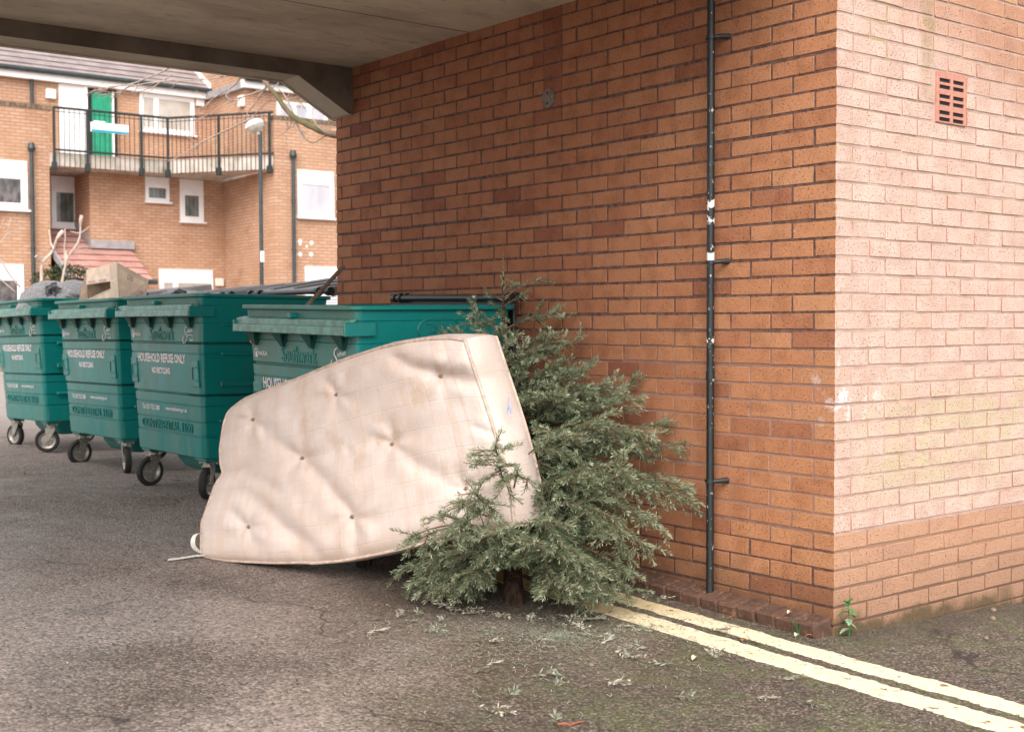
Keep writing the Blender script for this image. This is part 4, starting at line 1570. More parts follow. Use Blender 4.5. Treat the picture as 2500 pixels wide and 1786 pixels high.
def branch(base, tip, f, r=RTREE):
    global nbr
    low = 1 - f
    L_ = (tip - base).length
    ctrl = base.lerp(tip, .5) + Vector((0, 0, L_ * (.10 + .16 * low if tip.z < base.z + .1 else -.03)))
    b = MB()
    n = max(5, int(L_ / .055))
    pts = [bez(base, ctrl, tip, t_) for t_ in span(0, 1, n + 1)]
    for p in pts:
        if p.x > -.03: p.x = -.03
        p.z = max(p.z, gz(p.x, p.y) + .012)
    b.tube(pts, [(.0075 if L_ > .35 else .005) * (1 - .75 * i / n) for i in range(n + 1)], 5, 0, cap=False)
    tone0 = r.uniform(-.02, .22)
    droop = .9 * low if f < .45 else -.1
    for i in range(1, n):
        s = i / n
        tone = tone0 + .46 * s  # inner shade put into the needle colour near the trunk, paler new tips
        T = (pts[i + 1] - pts[i - 1]).normalized()
        side = T.cross(Vector((0, 0, 1)))
        side = side.normalized() if side.length > .1 else Vector((1, 0, 0))
        if in_mattress(pts[i]) or at_butt(pts[i]): continue
        if s > .12:
            needles(b, pts[i], pts[i + 1], tone, 260, r=r)
            upv = side.cross(T)
            for sg in (-1, 1):
                if f > .84 and r.random() < .7: continue
                if r.random() < (.92 if f < .6 else .6):
                    ro = r.gauss(0, .55)
                    dd = T * r.uniform(.7, 1.1) + (side * sg * math.cos(ro) + upv * math.sin(ro)) * r.uniform(.7, 1.1) + Vector((0, 0, r.uniform(-.2, .2) - droop * .45))
                    ll = min(.25 if f < .6 else .13, L_ * .50) * (1 - s) ** .6 * r.uniform(.6, 1.2) + .04
                    shoot(b, pts[i].lerp(pts[i + 1], r.random()), dd, ll, tone + r.uniform(-.1, .12), droop, 0 if ll > .12 else 1, r)
    needles(b, pts[-2], pts[-1], tone0 + .6, 380, r=r)
    b.build('branch', [M_TWIG, M_NEEDLE], fir)
    nbr += 1


for x, y, d, f in tips:
    tip = at(x * K_, y * K_, d)
    if tip.x > -.04: tip.x = -.04
    g_ = gz(tip.x, tip.y) + .02
    if tip.z < g_: tip.z = g_
    branch(trunk_at(f), tip, f)
tries = 0
fill = 0
while fill < 50 and tries < 900:
    tries += 1
    f = RTREE.uniform(.06, .86) ** 1.15
    base = trunk_at(f)
    az = RTREE.uniform(0, 6.283)
    rr = (.72 * (1 - f) ** .8 + .08) * RTREE.uniform(.5, .95)
    tip = base + Vector((math.cos(az) * rr, math.sin(az) * rr, RTREE.uniform(-.16, .14) - .10 * (1 - f) + .25 * f))
    if tip.x > -.04 or tip.z < gz(tip.x, tip.y) + .02: continue
    if any(in_mattress(base.lerp(tip, k)) for k in (.5, .75, 1)): continue
    px_, py_, pd_ = project(tip)
    if px_ < 1235 and py_ > 780 and pd_ < 5.3: continue
    if 1195 < px_ < 1310 and py_ > 1340 and pd_ < 5.6: continue
    if px_ > 1290 and py_ > 1400 and pd_ < 5.6: continue
    if f > .55 and (px_ < 1200 or RTREE.random() < .45): continue
    branch(base, tip, f)
    fill += 1

# ---------------------------------------------------------------- fallen sprigs, needles, leaves, grit
RS = random.Random(5)
SPR = []
for v in range(9):
    b = MB()
    L_ = RS.uniform(.035, .085)
    pts, d = [Vector((-L_ / 2, 0, .008))], Vector((1, RS.uniform(-.3, .3), .02))
    for i in range(4):
        d = (d + Vector((0, RS.uniform(-.25, .25), RS.uniform(-.03, .03)))).normalized()
        pts.append(pts[-1] + d * L_ / 4)
    b.tube(pts, .0015, 4, 0)
    tn = RS.uniform(.2, .9)
    for a, c in zip(pts[:-1], pts[1:]):
        needles(b, a, c, tn, 420, .019, .0016, RS, 1, flat=Vector((0, 0, 1)))
    if v % 3 == 0:
        q = pts[2]
        for sg in (-1, 1):
            e = q + Vector((.02, sg * .022, .004))
            b.tube([q, e], .0012, 4, 0)
            needles(b, q, e, tn, 420, .017, .0016, RS, 1, flat=Vector((0, 0, 1)))
    SPR.append(b.mesh('fallen_sprig', [M_TWIG, M_DRYNEED]))
sp1 = [(570, 390), (235, 425), (280, 490), (340, 440), (60, 560), (420, 555), (490, 540), (570, 560), (830, 555), (720, 410), (770, 435), (900, 450), (1170, 455), (1130, 470), (1225, 460), (1330, 445), (1520, 470), (1290, 525), (1390, 535), (1490, 540), (1480, 575), (1430, 490), (840, 630), (1210, 615), (1340, 630), (1610, 620), (1640, 590), (1240, 670), (1790, 720), (1890, 660), (1740, 690), (1840, 740), (2050, 780), (870, 780), (820, 830), (1220, 870), (1330, 875), (1340, 925), (1670, 930), (980, 1000), (870, 1120), (1290, 1180), (2190, 1020), (1770, 520), (1820, 550), (1970, 540), (1740, 215), (1850, 270), (1930, 310), (2060, 325), (600, 410), (1560, 440), (1270, 365), (1360, 350), (1200, 400), (480, 470), (470, 350)]
sp2 = [(1400, 495), (1230, 850), (1850, 1050), (2040, 1265), (1650, 1205), (975, 1195), (1240, 655), (840, 380)]
spots = [(900 + x / 2.841, 1350 + y / 2.841) for x, y in sp1] + [(1380 + x / 3.343, 1350 + y / 3.343) for x, y in sp2]
for px, py in spots:
    P = ground_at(px, py)
    o = link('fallen_sprig', RS.choice(SPR))
    o.location = P + Vector((0, 0, .002))
    o.rotation_euler = (RS.uniform(-.15, .15), RS.uniform(-.1, .1), RS.uniform(0, 6.28))
    k = RS.uniform(1.0, 1.75)
    o.scale = (k, k, k)
    X_, Y_ = P.x, P.y
    if X_ > -.125: lab = 'small fir sprig fallen on the kerb top'
    elif X_ > -.225: lab = 'small fir sprig fallen between the kerb and the inner yellow line'
    elif X_ > -.6: lab = 'small fir sprig fallen on the double yellow lines'
    elif py > 1650: lab = 'small dry fir sprig lying far out on the mossy asphalt at the bottom'
    elif Y_ > .62: lab = 'small dry fir sprig lying close to the cut trunk end'
    elif px > 1480: lab = 'dry fir sprig lying just outside the outer yellow line'
    elif px < 1130: lab = 'small dry fir sprig lying left of the trunk end, below the mattress'
    else: lab = 'dry fir sprig in the scatter on the asphalt below the fir tree'
    tag(o, lab, 'sprig', 'fallen fir sprigs')

b = MB()
for k in range(4200):
    r_ = abs(RS.gauss(0, .62))
    a = RS.uniform(0, 6.283)
    x, y = -1.0 + r_ * math.cos(a) * 1.15, .55 + r_ * math.sin(a) * .9
    if x > -.01: continue
    if x > -.12 and y > 0:
        z = gz(x, y) + .062
    else:
        z = gz(x, y) + .0065
    L_ = RS.uniform(.008, .014)
    th = RS.uniform(0, 3.14)
    c, s = math.cos(th) * L_, math.sin(th) * L_
    tn = RS.random()
    n_ = Vector((-s, c, 0)).normalized() * .0010
    P = Vector((x, y, z))
    b.add([P + Vector((-c, -s, 0)) - n_, P + Vector((c, s, .003)) - n_, P + Vector((c, s, .003)) + n_, P + Vector((-c, -s, 0)) + n_], [(0, 1, 2, 3)], 0, tn)
o = b.build('fallen_needles', M_DRYNEED)
tag(o, kind='stuff')
b = MB()
for k in range(5200):
    x, y = RS.uniform(-3.6, 1.9), RS.uniform(-1.7, 3.6)
    if x > -.01 and y > -.02: continue
    if RS.random() > max(.12, 1.0 - max(0, y) * .35): continue
    r_ = RS.choice((.0016, .002, .0026, .0026, .0036, .005))
    z = gz(x, y) + r_ * .4
    tn = RS.random()
    off = [Vector((RS.uniform(.7, 1.2) * r_, 0, 0)), Vector((0, RS.uniform(.7, 1.2) * r_, 0)), Vector((-RS.uniform(.7, 1.2) * r_, 0, 0)), Vector((0, -RS.uniform(.7, 1.2) * r_, 0))]
    P = Vector((x, y, z))
    b.add([P + q for q in off] + [P + Vector((0, 0, r_ * .8)), P - Vector((0, 0, r_))], [(0, 1, 4), (1, 2, 4), (2, 3, 4), (3, 0, 4)], 0, tn)
g = G('grit', .85, spec=.3)
M_GRIT = g.out(g.ramp(g.tone(), [(0, (.03, .024, .02)), (.5, (.10, .075, .058)), (.8, (.20, .14, .10)), (.93, (.30, .15, .09)), (1, (.5, .44, .37))]))
o = b.build('loose_grit', M_GRIT)
tag(o, kind='stuff')

M_LEAF = plain('dead_leaf_brown', (.34, .13, .05), .7, var=.3, sc=50)
M_LEAFP = plain('dead_leaf_pale', (.66, .54, .38), .75, var=.15, sc=50)


def leaf(P, L_, W_, rot, m, lab, curl=.01):
    b = MB()
    rows = []
    for s in span(0, 1, 9):
        w_ = W_ * math.sin(math.pi * s ** .8) ** .8
        z = curl * math.sin(s * 3.1)
        rows.append([Vector(((s - .5) * L_, -w_, z + .004 + w_ * .25)), Vector(((s - .5) * L_, 0, z + .002)), Vector(((s - .5) * L_, w_, z + .004 + w_ * .3))])
    b.grid(rows)
    o = b.build('dead_leaf', m, smooth=True)
    o.location = P
    o.rotation_euler = (0, 0, rot)
    tag(o, lab, 'leaf')


q3 = lambda x, y, h=.004: ground_at(1380 + x / 3.343, 1350 + y / 3.343, h)
leaf(q3(1058, 868), .045, .010, .3, M_LEAFP, 'pale cream leaf scrap lying just below the outer yellow line')
leaf(q3(1245, 295, .055), .03, .008, 1.2, M_LEAF, 'small orange leaf on the kerb at the drainpipe foot')
leaf(q3(1355, 541), .035, .005, -.6, M_LEAF, 'narrow rust brown leaf between inner yellow line and kerb')
leaf(q3(1990, 690), .040, .006, -.8, M_LEAF, 'thin red brown leaf at the near end of the kerb')
leaf(q3(1890, 680), .028, .010, .2, M_LEAFP, 'small pale pinkish leaf in front of the kerb end')
leaf(q3(1015, 242, .055), .045, .006, -.5, M_LEAF, 'curled brown leaf on the kerb top left of the drainpipe')
leaf(q3(1440, 720), .030, .007, .9, M_LEAF, 'brown leaf lying between the two yellow lines')
leaf(q3(1830, 495, .07), .03, .008, .1, M_LEAFP, 'pale leaf scrap on the kerb top near the corner')
M_STONE = plain('pebble', (.22, .15, .11), .8, var=.25, sc=50, bump=.002)


def stone(P, r_, lab, m=None):
    b = MB()
    b.lathe([(.001, -.6 * r_), (.75 * r_, -.4 * r_), (r_, 0), (.8 * r_, .5 * r_), (.35 * r_, .72 * r_), (.001, .75 * r_)], 9)
    b.v = [tuple(Vector(v) * (1 + .25 * mnoise.noise(Vector(v) * 40 + P * 7))) for v in b.v]
    o = b.build('pebble', m or M_STONE, smooth=True)
    o.location = P
    tag(o, lab, 'stone')


stone(ground_at(900 + 1545 / 2.841, 1350 + 772 / 2.841, .006), .011, 'round brown pebble below the scattered fir sprigs')
stone(ground_at(1900 + 1895 / 3.608, 1150 + 1220 / 3.608, .006), .014, 'pale pebble at the foot of the bleached wall')
stone(ground_at(1900 + 1890 / 3.608, 1150 + 1295 / 3.608, .006), .015, 'pinkish brown stone lying near the bleached wall')
stone(ground_at(1900 + 1830 / 3.608, 1150 + 1468 / 3.608, .006), .011, 'small orange stone out on the mossy asphalt at right')
b = MB()
tw = [ground_at(900 + x / 2.841, 1350 + y / 2.841, .006) for x, y in ((1310, 1185), (1360, 1178), (1400, 1188), (1450, 1170), (1492, 1164))]
b.tube(tw, [.0035, .004, .0035, .003, .002], 6)
M_RTWIG = plain('red_brown_twig', (.30, .10, .05), .8)
o = b.build('fallen_twig', M_RTWIG)
tag(o, 'reddish brown bare twig lying on the asphalt at the bottom', 'twig')

# weed in the corner joint, grass blades at the kerb
M_WEED = plain('weed_leaf', (.045, .17, .045), .5, var=.3, sc=30)
M_WEEDP = plain('weed_leaf_pale', (.19, .27, .15), .55, var=.25, sc=30)
WB = ground_at(2066, 1546)
WB = Vector((.055, -.035, gz(.055, -.035)))
weed = thing('weed', 'small green sow thistle weed growing at the foot of the brick corner', 'weed', WB)
b = MB()
b.tube([WB, WB + Vector((-.005, -.006, .05)), WB + Vector((-.016, -.008, .11)), WB + Vector((-.026, -.01, .14))], [.003, .0026, .002, .0012], 6)
b.build('stem', M_WEED, weed)
RW_ = random.Random(2)
for k in range(11):
    h = [.02, .03, .05, .06, .07, .085, .10, .11, .12, .135, .14][k]
    base = WB + Vector((-.005 - .10 * h, -.006, h))
    az = k * 2.4 + .5
    L_ = RW_.uniform(.032, .05) if k < 8 else .03
    d = Vector((math.cos(az), math.sin(az), .25 if k < 8 else .9)).normalized()
    sdv = d.cross(Vector((0, 0, 1))).normalized()
    b = MB()
    rows = []
    for i, s in enumerate(span(0, 1, 11)):
        w_ = .017 * math.sin(math.pi * min(1, s * .9 + .08)) * (1.0 if i % 2 else .6)
        c = base + d * (L_ * s) + Vector((0, 0, -.03 * s * s * (1 if k < 8 else .2)))
        rows.append([c - sdv * w_ + Vector((0, 0, .004)), c, c + sdv * w_ + Vector((0, 0, .004))])
    b.grid(rows)
    b.build('leaf', M_WEED if k > 6 or k % 3 == 0 else M_WEEDP, weed, smooth=False)
for n_, (px, py, lab) in enumerate(((1790, 612, 'short grass tuft in front of the kerb, left of two'), (1905, 660, 'taller grass tuft before the end brick of the kerb'))):
    P = q3(px, py)
    b = MB()
    for k in range(7):
        a = RW_.uniform(0, 6.28)
        L_ = RW_.uniform(.03, .05) * (1 + n_ * .5)
        d = Vector((math.cos(a) * .35, math.sin(a) * .35, 1))
        b.tube([P + Vector((math.cos(a), math.sin(a), 0)) * .006, P + d * L_ * .6, P + d * L_ + Vector((math.cos(a), math.sin(a), -.3)) * .008], [.0014, .0012, .0004], 4)
    o = b.build('grass_tuft', M_WEED)
    tag(o, lab, 'grass')

# ---------------------------------------------------------------- flats across the yard
M_WHITE = plain('white_paint', (.80, .77, .76), .5, var=.05, sc=4)
M_UPVC = plain('white_upvc', (.80, .77, .77), .35, var=.04, sc=5)
M_GREEN = plain('green_door_paint', (.006, .27, .145), .45, var=.15, sc=6)
M_GUT = plain('dark_gutter', (.030, .040, .042), .45, var=.3, sc=8)
M_RAILING = plain('black_railing_paint', (.016, .022, .022), .5, var=.3, sc=10)
M_LEAD = plain('lead_flashing', (.30, .285, .29), .55, var=.2, sc=6)
M_COPE = plain('weathered_coping', (.17, .115, .075), .9, var=.35, sc=7, bump=.004)


def tile_mat(name, a, c, m):
    g = G(name, .8, spec=.3)
    p = g.pos()
    n = g.noise(p, 2.2, 4, .6)
    col = g.mix(a, c, g.step(n, .35, .65))
    x, y, z = g.xyz(p)
    tl = g.math('ABSOLUTE', g.math('SUBTRACT', g.math('FRACT', g.math('MULTIPLY', x, 3.1)), .5))
    col = g.mix(col, m, g.mul(g.step(g.noise(p, 5, 4), .58, .72), .5))
    return g.out(col, height=g.noise(p, 25, 3), dist=.004)


M_TILE = tile_mat('grey_roof_tile', (.25, .20, .195), (.33, .27, .265), (.20, .19, .15))
M_PORCH = tile_mat('red_roof_tile', (.40, .20, .165), (.48, .265, .225), (.28, .18, .13))


def slab_mat():
    g = G('stained_slab_edge', .9, spec=.2)
    p = g.pos()
    c = g.mix((.42, .36, .30), (.58, .50, .44), g.step(g.noise(p, 3, 4), .3, .7))
    c = g.mix(c, (.17, .19, .10), g.mul(g.step(g.noise(g.scale(p, (1, 1, .25)), 3.5, 4), .5, .66), .75))
    return g.out(c)


M_SLAB = slab_mat()


def glass_mat(name, lo_, hi_, sc_, stripe=0.0):
    g = G(name, .08, spec=.5)
    p = g.pos()
    x, y, z = g.xyz(p)
    n = g.noise(g.comb(g.math('MULTIPLY', x, 2.2), 0, g.math('MULTIPLY', z, 1.2)), sc_, 3)
    c = g.mix(lo_, hi_, g.step(n, .35, .65))
    if stripe:
        c = g.mix(c, tuple(v * .6 for v in lo_), g.mul(g.step(g.math('SINE', g.math('MULTIPLY', x, stripe)), .0, .8), .4))
    return g.out(c)


GL_DARK = glass_mat('dark_window_glass', (.035, .032, .033), (.16, .135, .13), 3)
GL_NET = glass_mat('net_curtain_glass', (.085, .10, .095), (.19, .20, .185), 2, 60)
GL_FROST = glass_mat('pale_window_glass', (.42, .40, .44), (.52, .49, .53), 1)
GL_BLIND = glass_mat('blind_window_glass', (.40, .35, .30), (.52, .47, .42), 1)

flat = thing('apartment_building', 'two storey brick flats across the yard with a railed balcony and green door', 'building', (5.3, 25.1, .5))


def wall(lo, hi, m=None, name='wall'):
    b = MB()
    b.box(lo, hi)
    return b.build(name, m or M_FX, flat)


G0 = .1
wall((-4, 25.1, G0), (5.33, 25.42, 5.95))
wall((5.02, 25.421, G0), (5.331, 28.19, 5.95), M_FY)
b = MB()
for k in range(84):
    x = -4 + k * .112
    if x < 5.3: b.cbox((x, 25.085, 5.952), (x + .102, 25.43, 6.06), .008)
o = b.build('coping', M_COPE, flat)
o['kind'] = 'stuff'
wall((5.332, 26.6, G0), (6.42, 26.9, 4.72))
wall((6.4, 25.6, G0), (9.75, 25.9, 4.72))
wall((6.402, 25.901, G0), (6.70, 26.599, 4.72), M_FY)
b = MB()
b.panel([(9.72, 25.59, G0), (9.48, 22.52, G0), (9.48, 22.52, 4.72), (9.72, 25.59, 4.72)], (-1, 0.08, 0), .3)
b.build('wall', M_FY, flat)
wall((9.48, 22.5, G0), (15.5, 22.8, 5.82))
wall((9.481, 22.801, 4.99), (9.78, 26.05, 5.82), M_FY)
b = MB()
for k in range(54):
    x = 9.47 + k * .112
    b.cbox((x, 22.485, 5.822), (x + .102, 22.81, 5.93), .008)
o = b.build('coping', M_COPE, flat)
o['kind'] = 'stuff'
wall((-4, 28.2, 4.75), (10.56, 28.5, 7.3))
b = MB()
b.panel([(10.56, 28.6, 4.75), (10.56, 26.07, 4.75), (10.56, 26.07, 7.30), (10.56, 30.4, 10.0), (10.56, 34.5, 10.0), (10.56, 34.5, 4.75)], (-1, 0, 0), .3)
b.build('wall', M_FY, flat)
wall((10.561, 26.06, 4.75), (15.5, 26.36, 7.3))
# balcony slab and the walkway behind it
b = MB()
ed = [(5.335, 24.86), (7.92, 24.78), (9.46, 22.54), (9.476, 22.82), (9.476, 26.04), (10.55, 26.04), (10.55, 28.19), (5.335, 28.19)]
b.panel([(x, y, 5.02) for x, y in ed], (0, 0, 1), .295)
b.build('balcony', M_SLAB, flat)
# roofs
TH = math.radians(32)


M_TEDGE = plain('mossy_tile_edge', (.045, .050, .032), .9)


def roof(x0, x1, y0, z0, n, m, name, gauge=.335, skew=None, th=TH):
    r = bpy.data.objects.new(name, None)
    COL.objects.link(r)
    r.parent = flat
    r.matrix_parent_inverse = Matrix.Translation(-Vector(flat.location))
    r['_local'] = 1
    for k in range(n):
        ya, za = y0 + k * gauge * math.cos(th), z0 + k * gauge * math.sin(th)
        xe = x1 if skew is None else x1 + skew * k
        b = MB()
        Mx = Matrix.Translation((0, ya, za)) @ Matrix.Rotation(th, 4, 'X')
        x = x0 - (.17 if k % 2 else 0)
        while x < xe - .02:
            a, c = max(x0, x), min(x + .33, xe)
            dz = R.uniform(-.003, .003)
            b.box((a + .0015, -.02, dz), (c - .0015, gauge + .05, .034 + dz), M=Mx @ Matrix.Rotation(-.07, 4, 'X'))
            b.quad(*[Mx @ Matrix.Rotation(-.07, 4, 'X') @ Vector(q) for q in ((a, -.0215, -.004), (c, -.0215, -.004), (c, -.0215, .030), (a, -.0215, .030))], 1)
            x += .333
        b.build('tile_course', [m, M_TEDGE], r)['kind'] = 'stuff'
    return r


roof(-3, 10.55, 27.98, 7.36, 18, M_TILE, 'roof')
roof(10.45, 15.5, 25.84, 7.36, 18, M_TILE, 'roof')
b = MB()                                                    # flashing where the roof meets the gable
b.panel([(10.545, 28.0, 7.40), (10.545, 31.9, 7.40 + 3.9 * math.tan(TH)), (10.545, 31.9, 7.56 + 3.9 * math.tan(TH)), (10.545, 28.0, 7.55)][::-1], (-1, 0, 0), .012)
b.build('flashing', M_WHITE, flat)
for (xa, xb, y) in ((-4, 10.54, 28.02), (10.44, 15.5, 25.88)):
    b = MB()
    b.box((xa, y, 7.15), (xb, y + .17, 7.345))
    b.build('fascia', M_WHITE, flat)
    b = MB()
    b.tube([(xa, y - .07, 7.36), (xb, y - .07, 7.36)], .062, 10)
    b.build('gutter', M_GUT, flat, auto=40)
b = MB()
b.box((10.42, 26.06, 7.13), (10.555, 28.01, 7.31))
b.build('fascia', M_LEAD, flat)


def window(x0, x1, z0, z1, y, splits=(), top=0.0, glass=GL_DARK, fr=.065, name='window', sill=True):
    """opening in a wall facing -Y; splits are the fractions where the mullions stand"""
    b = MB()
    f = fr
    zt = z1 - top
    if top: b.box((x0, y - .03, zt + .001), (x1, y - .001, z1))
    b.box((x0, y - .045, z0), (x0 + f, y - .001, zt))
    b.box((x1 - f, y - .045, z0), (x1, y - .001, zt))
    b.box((x0 + f, y - .045, zt - f), (x1 - f, y - .001, zt))
    b.box((x0 + f, y - .045, z0), (x1 - f, y - .001, z0 + f))
    e = [x0 + f] + [x0 + (x1 - x0) * s for s in splits] + [x1 - f]
    for s in e[1:-1]: b.box((s - .045, y - .044, z0 + f), (s + .045, y - .001, zt - f))
    w_ = b.build(name, M_UPVC, flat)
    for k in range(len(e) - 1):
        a = e[k] + (.045 if k else 0)
        c = e[k + 1] - (.045 if k < len(e) - 2 else 0)
        b = MB()
        b.box((a - .004, y - .022, z0 + f - .004), (c + .004, y - .014, zt - f + .004))
        b.build('pane', glass, w_)
        b = MB()                                           # inner sash bead
        for lo_, hi_ in (((a, z0 + f), (a + .022, zt - f)), ((c - .022, z0 + f), (c, zt - f)), ((a + .022, zt - f - .022), (c - .022, zt - f)), ((a + .022, z0 + f), (c - .022, z0 + f + .022))):
            b.box((lo_[0], y - .036, lo_[1]), (hi_[0], y - .0225, hi_[1]))
        b.build('sash', M_UPVC, w_)
    if sill:
        b = MB()
        b.cbox((x0 - .03, y - .11, z0 - .045), (x1 + .05, y + .01, z0 - .001), .008)
        b.build('sill', M_UPVC, w_)
    return w_


window(3.35, 4.84, 3.74, 4.80, 25.1, (.02,), .26, GL_DARK, .12)
window(3.2, 4.73, 1.35, 2.56, 25.1, (.45,), .22, GL_DARK, .12)
window(5.86, 6.50, 3.52, 4.70, 26.6, (), .26, GL_NET, .095)
b = MB()
b.box((5.34, 26.57, 3.42), (5.855, 26.599, 4.70))
b.build('panel', plain('grey_panel', (.42, .39, .385), .6, var=.05), flat)
window(7.72, 8.31, 4.14, 4.715, 25.6, (), .17, GL_NET, .06)
window(8.58, 9.18, 3.71, 4.715, 25.6, (), .26, GL_NET, .10)
window(8.03, 9.40, 1.35, 2.56, 25.6, (.30,), .22, GL_BLIND, .10)
window(10.03, 10.98, 3.68, 4.75, 22.5, (), .22, GL_FROST, .085)
window(10.21, 11.5, 1.35, 2.56, 22.5, (), .24, GL_FROST, .09)
b = MB()
for k in range(10): b.box((10.32, 22.455, 1.62 + k * .065), (11.4, 22.468, 1.62 + k * .065 + .028))
b.build('blind', M_UPVC, flat)['kind'] = 'stuff'
window(8.67, 10.16, 6.18, 7.14, 28.2, (.30,), 0, GL_BLIND, .085)
window(11.43, 12.9, 5.6, 6.95, 26.06, (.34, .64), 0, GL_FROST, .07)
# doors on the walkway
b = MB()
b.box((6.62, 28.15, 5.03), (7.22, 28.199, 7.14))
b.box((7.22, 28.10, 5.03), (7.31, 28.199, 7.14))
b.build('panel', M_WHITE, flat)
b = MB()
b.box((7.33, 28.10, 5.03), (7.41, 28.199, 7.10))
b.box((7.41, 28.10, 7.02), (7.93, 28.199, 7.10))
b.box((8.00, 28.10, 5.03), (8.05, 28.199, 7.10))
fr_ = b.build('door_frame', M_DARK, flat)
b = MB()
b.box((7.935, 28.09, 5.03), (7.975, 28.199, 7.06))
b.build('door_post', M_WHITE, fr_)
door = thing('d', None, None)
bpy.data.objects.remove(door)
b = MB()
b.box((7.412, 28.15, 5.04), (7.93, 28.19, 7.018))
door = b.build('door', M_GREEN, flat)
for k in range(7):
    b = MB()
    b.cbox((7.414 + k * .0735, 28.128, 5.05), (7.414 + k * .0735 + .066, 28.15, 7.01), .006)
    b.build('plank', M_GREEN, door)
b = MB()
b.tube([(7.67, 28.128, 6.05), (7.67, 28.10, 6.05)], .022, 10)
b.build('door_knob', M_ZINC, door)
# boxes and fittings on the walls
M_CREAM = plain('cream_plastic', (.70, .66, .58), .5)
for lo, hi, m, nm in (((6.30, 28.08, 6.74), (6.53, 28.199, 6.97), M_WHITE, 'alarm_box'), ((10.20, 28.12, 6.96), (10.43, 28.199, 7.135), M_WHITE, 'extract_vent'),
                      ((9.46, 25.50, 2.17), (9.66, 25.599, 2.36), M_CREAM, 'meter_box')):
    b = MB()
    b.cbox(lo, hi, .012)
    b.build(nm, m, flat)
b = MB()
b.cbox((10.46, 26.05, 6.70), (10.559, 26.30, 6.98), .012)
b.build('bulkhead_light', M_CREAM, flat)
b = MB()
b.cbox((10.48, 26.20, 5.50), (10.559, 26.40, 5.88), .008)
b.build('cupboard', M_GUT, flat)
for x, y, z0, z1, hop in ((on_y(78, 200, 28.1).x, 28.12, 6.05, 7.32, 0), (on_y(78, 400, 25.0).x, 25.02, .4, 5.10, 1), (on_y(716, 400, 22.42).x, 22.42, .4, 5.06, 1)):
    b = MB()
    b.tube([(x, y, z0), (x, y, z1)], .042, 12)
    for z in ((2.9, 4.0) if hop else (6.4,)): b.tube([(x, y, z), (x, y, z + .05)], .055, 12)
    if hop: b.tube([(x, y, z1 - .10), (x, y, z1 - .02), (x, y, z1 + .02), (x, y, z1 + .10)], [.045, .09, .075, .06], 10)
    b.build('downpipe', M_GUT, flat, auto=40)
for px, py, r_ in ((733, 589, .05), (733, 596, .035), (761, 593, .05), (749, 601, .03), (733, 621, .052), (760, 621, .052)):
    P = on_y(px, py, 22.498)
    b = MB()
    b.lathe([(.0005, .006), (r_ * .8, .005), (r_, -.002)], 12, Matrix.Translation(P) @ Matrix.Rotation(math.pi / 2, 4, 'X'))
    b.build('filler_patch', M_WHITE, flat)
# porch roof with red tiles
th2 = math.radians(28)
pr_ = roof(5.42, 7.30, 24.18, 2.22, 9, M_PORCH, 'porch_roof', .32, .012, th2)
zc = 2.22 + (25.6 - 24.18) * math.tan(th2)
for o in list(pr_.children)[5:]:                           # past the wall face the roof only runs back in the bay
    me = o.data
    for v in me.vertices:
        if v.co.x > 6.395: v.co.x = 6.395
b = MB()
b.cbox((6.38, 25.50, zc + .01), (7.42, 25.599, zc + .20), .012)
b.build('flashing', M_LEAD, flat)
b = MB()
b.panel([(6.385, 25.5, zc), (6.385, 26.6, zc + 1.1 * math.tan(th2)), (6.385, 26.6, zc + .16 + 1.1 * math.tan(th2)), (6.385, 25.5, zc + .18)][::-1], (-1, 0, 0), .01)
b.build('flashing', M_LEAD, flat)
b = MB()
b.panel([(5.415, 24.16, 2.16), (5.415, 26.59, 2.16 + 2.43 * math.tan(th2)), (5.415, 26.59, 2.38 + 2.43 * math.tan(th2)), (5.415, 24.16, 2.30)], (-1, 0, 0), .05)
b.build('bargeboard', M_LEAD, flat)
b = MB()
b.tube([(5.4, 24.12, 2.20), (7.36, 24.12, 2.20)], .055, 10)
b.build('gutter', M_GUT, flat)
wall((5.5, 24.42, G0), (7.12, 25.59, 2.24))
# railing
RP = [Vector((5.34, 24.80, 0)), Vector((7.93, 24.72, 0)), Vector((9.44, 22.50, 0))]


def on_rail(u):
    L1 = (RP[1] - RP[0]).length
    return RP[0].lerp(RP[1], u / L1) if u <= L1 else RP[1].lerp(RP[2], (u - L1) / (RP[2] - RP[1]).length)


LT = (RP[1] - RP[0]).length + (RP[2] - RP[1]).length
b = MB()
Z = lambda P, z: Vector((P.x, P.y, z))
for z, r_ in ((5.985, .028), (5.07, .024)):
    b.tube([Z(on_rail(u), z) for u in span(0, LT, 40)], r_, 6)
b.tube([Z(on_rail(u), 5.90) for u in span(0, LT, 40)], .009, 5)
rail_ = b.build('railing', M_RAILING, flat, smooth=True)
n = int(LT / .112)
bal = None
for k in range(1, n):
    P = on_rail(k * LT / n)
    if bal is None:
        q = MB()
        q.tube([(0, 0, 4.70), (0, 0, 5.985)], .0085, 6)
        bal = q.mesh('baluster', M_RAILING)
    o = link('baluster', bal, rail_)
    o.location = (P.x, P.y, R.uniform(-.015, .01))
for px in (127, 213, 345, 410, 534, 657):
    u = min((abs(project(Z(on_rail(u), 5.5))[0] - px), u) for u in span(0, LT, 400))[1]
    P = on_rail(u)
    b = MB()
    b.box((P.x - .024, P.y - .03, 4.70), (P.x + .024, P.y + .02, 6.0))
    b.cbox((P.x - .05, P.y - .05, 4.63), (P.x + .05, P.y + .06, 4.80), .01)
    b.build('post', M_RAILING, rail_)
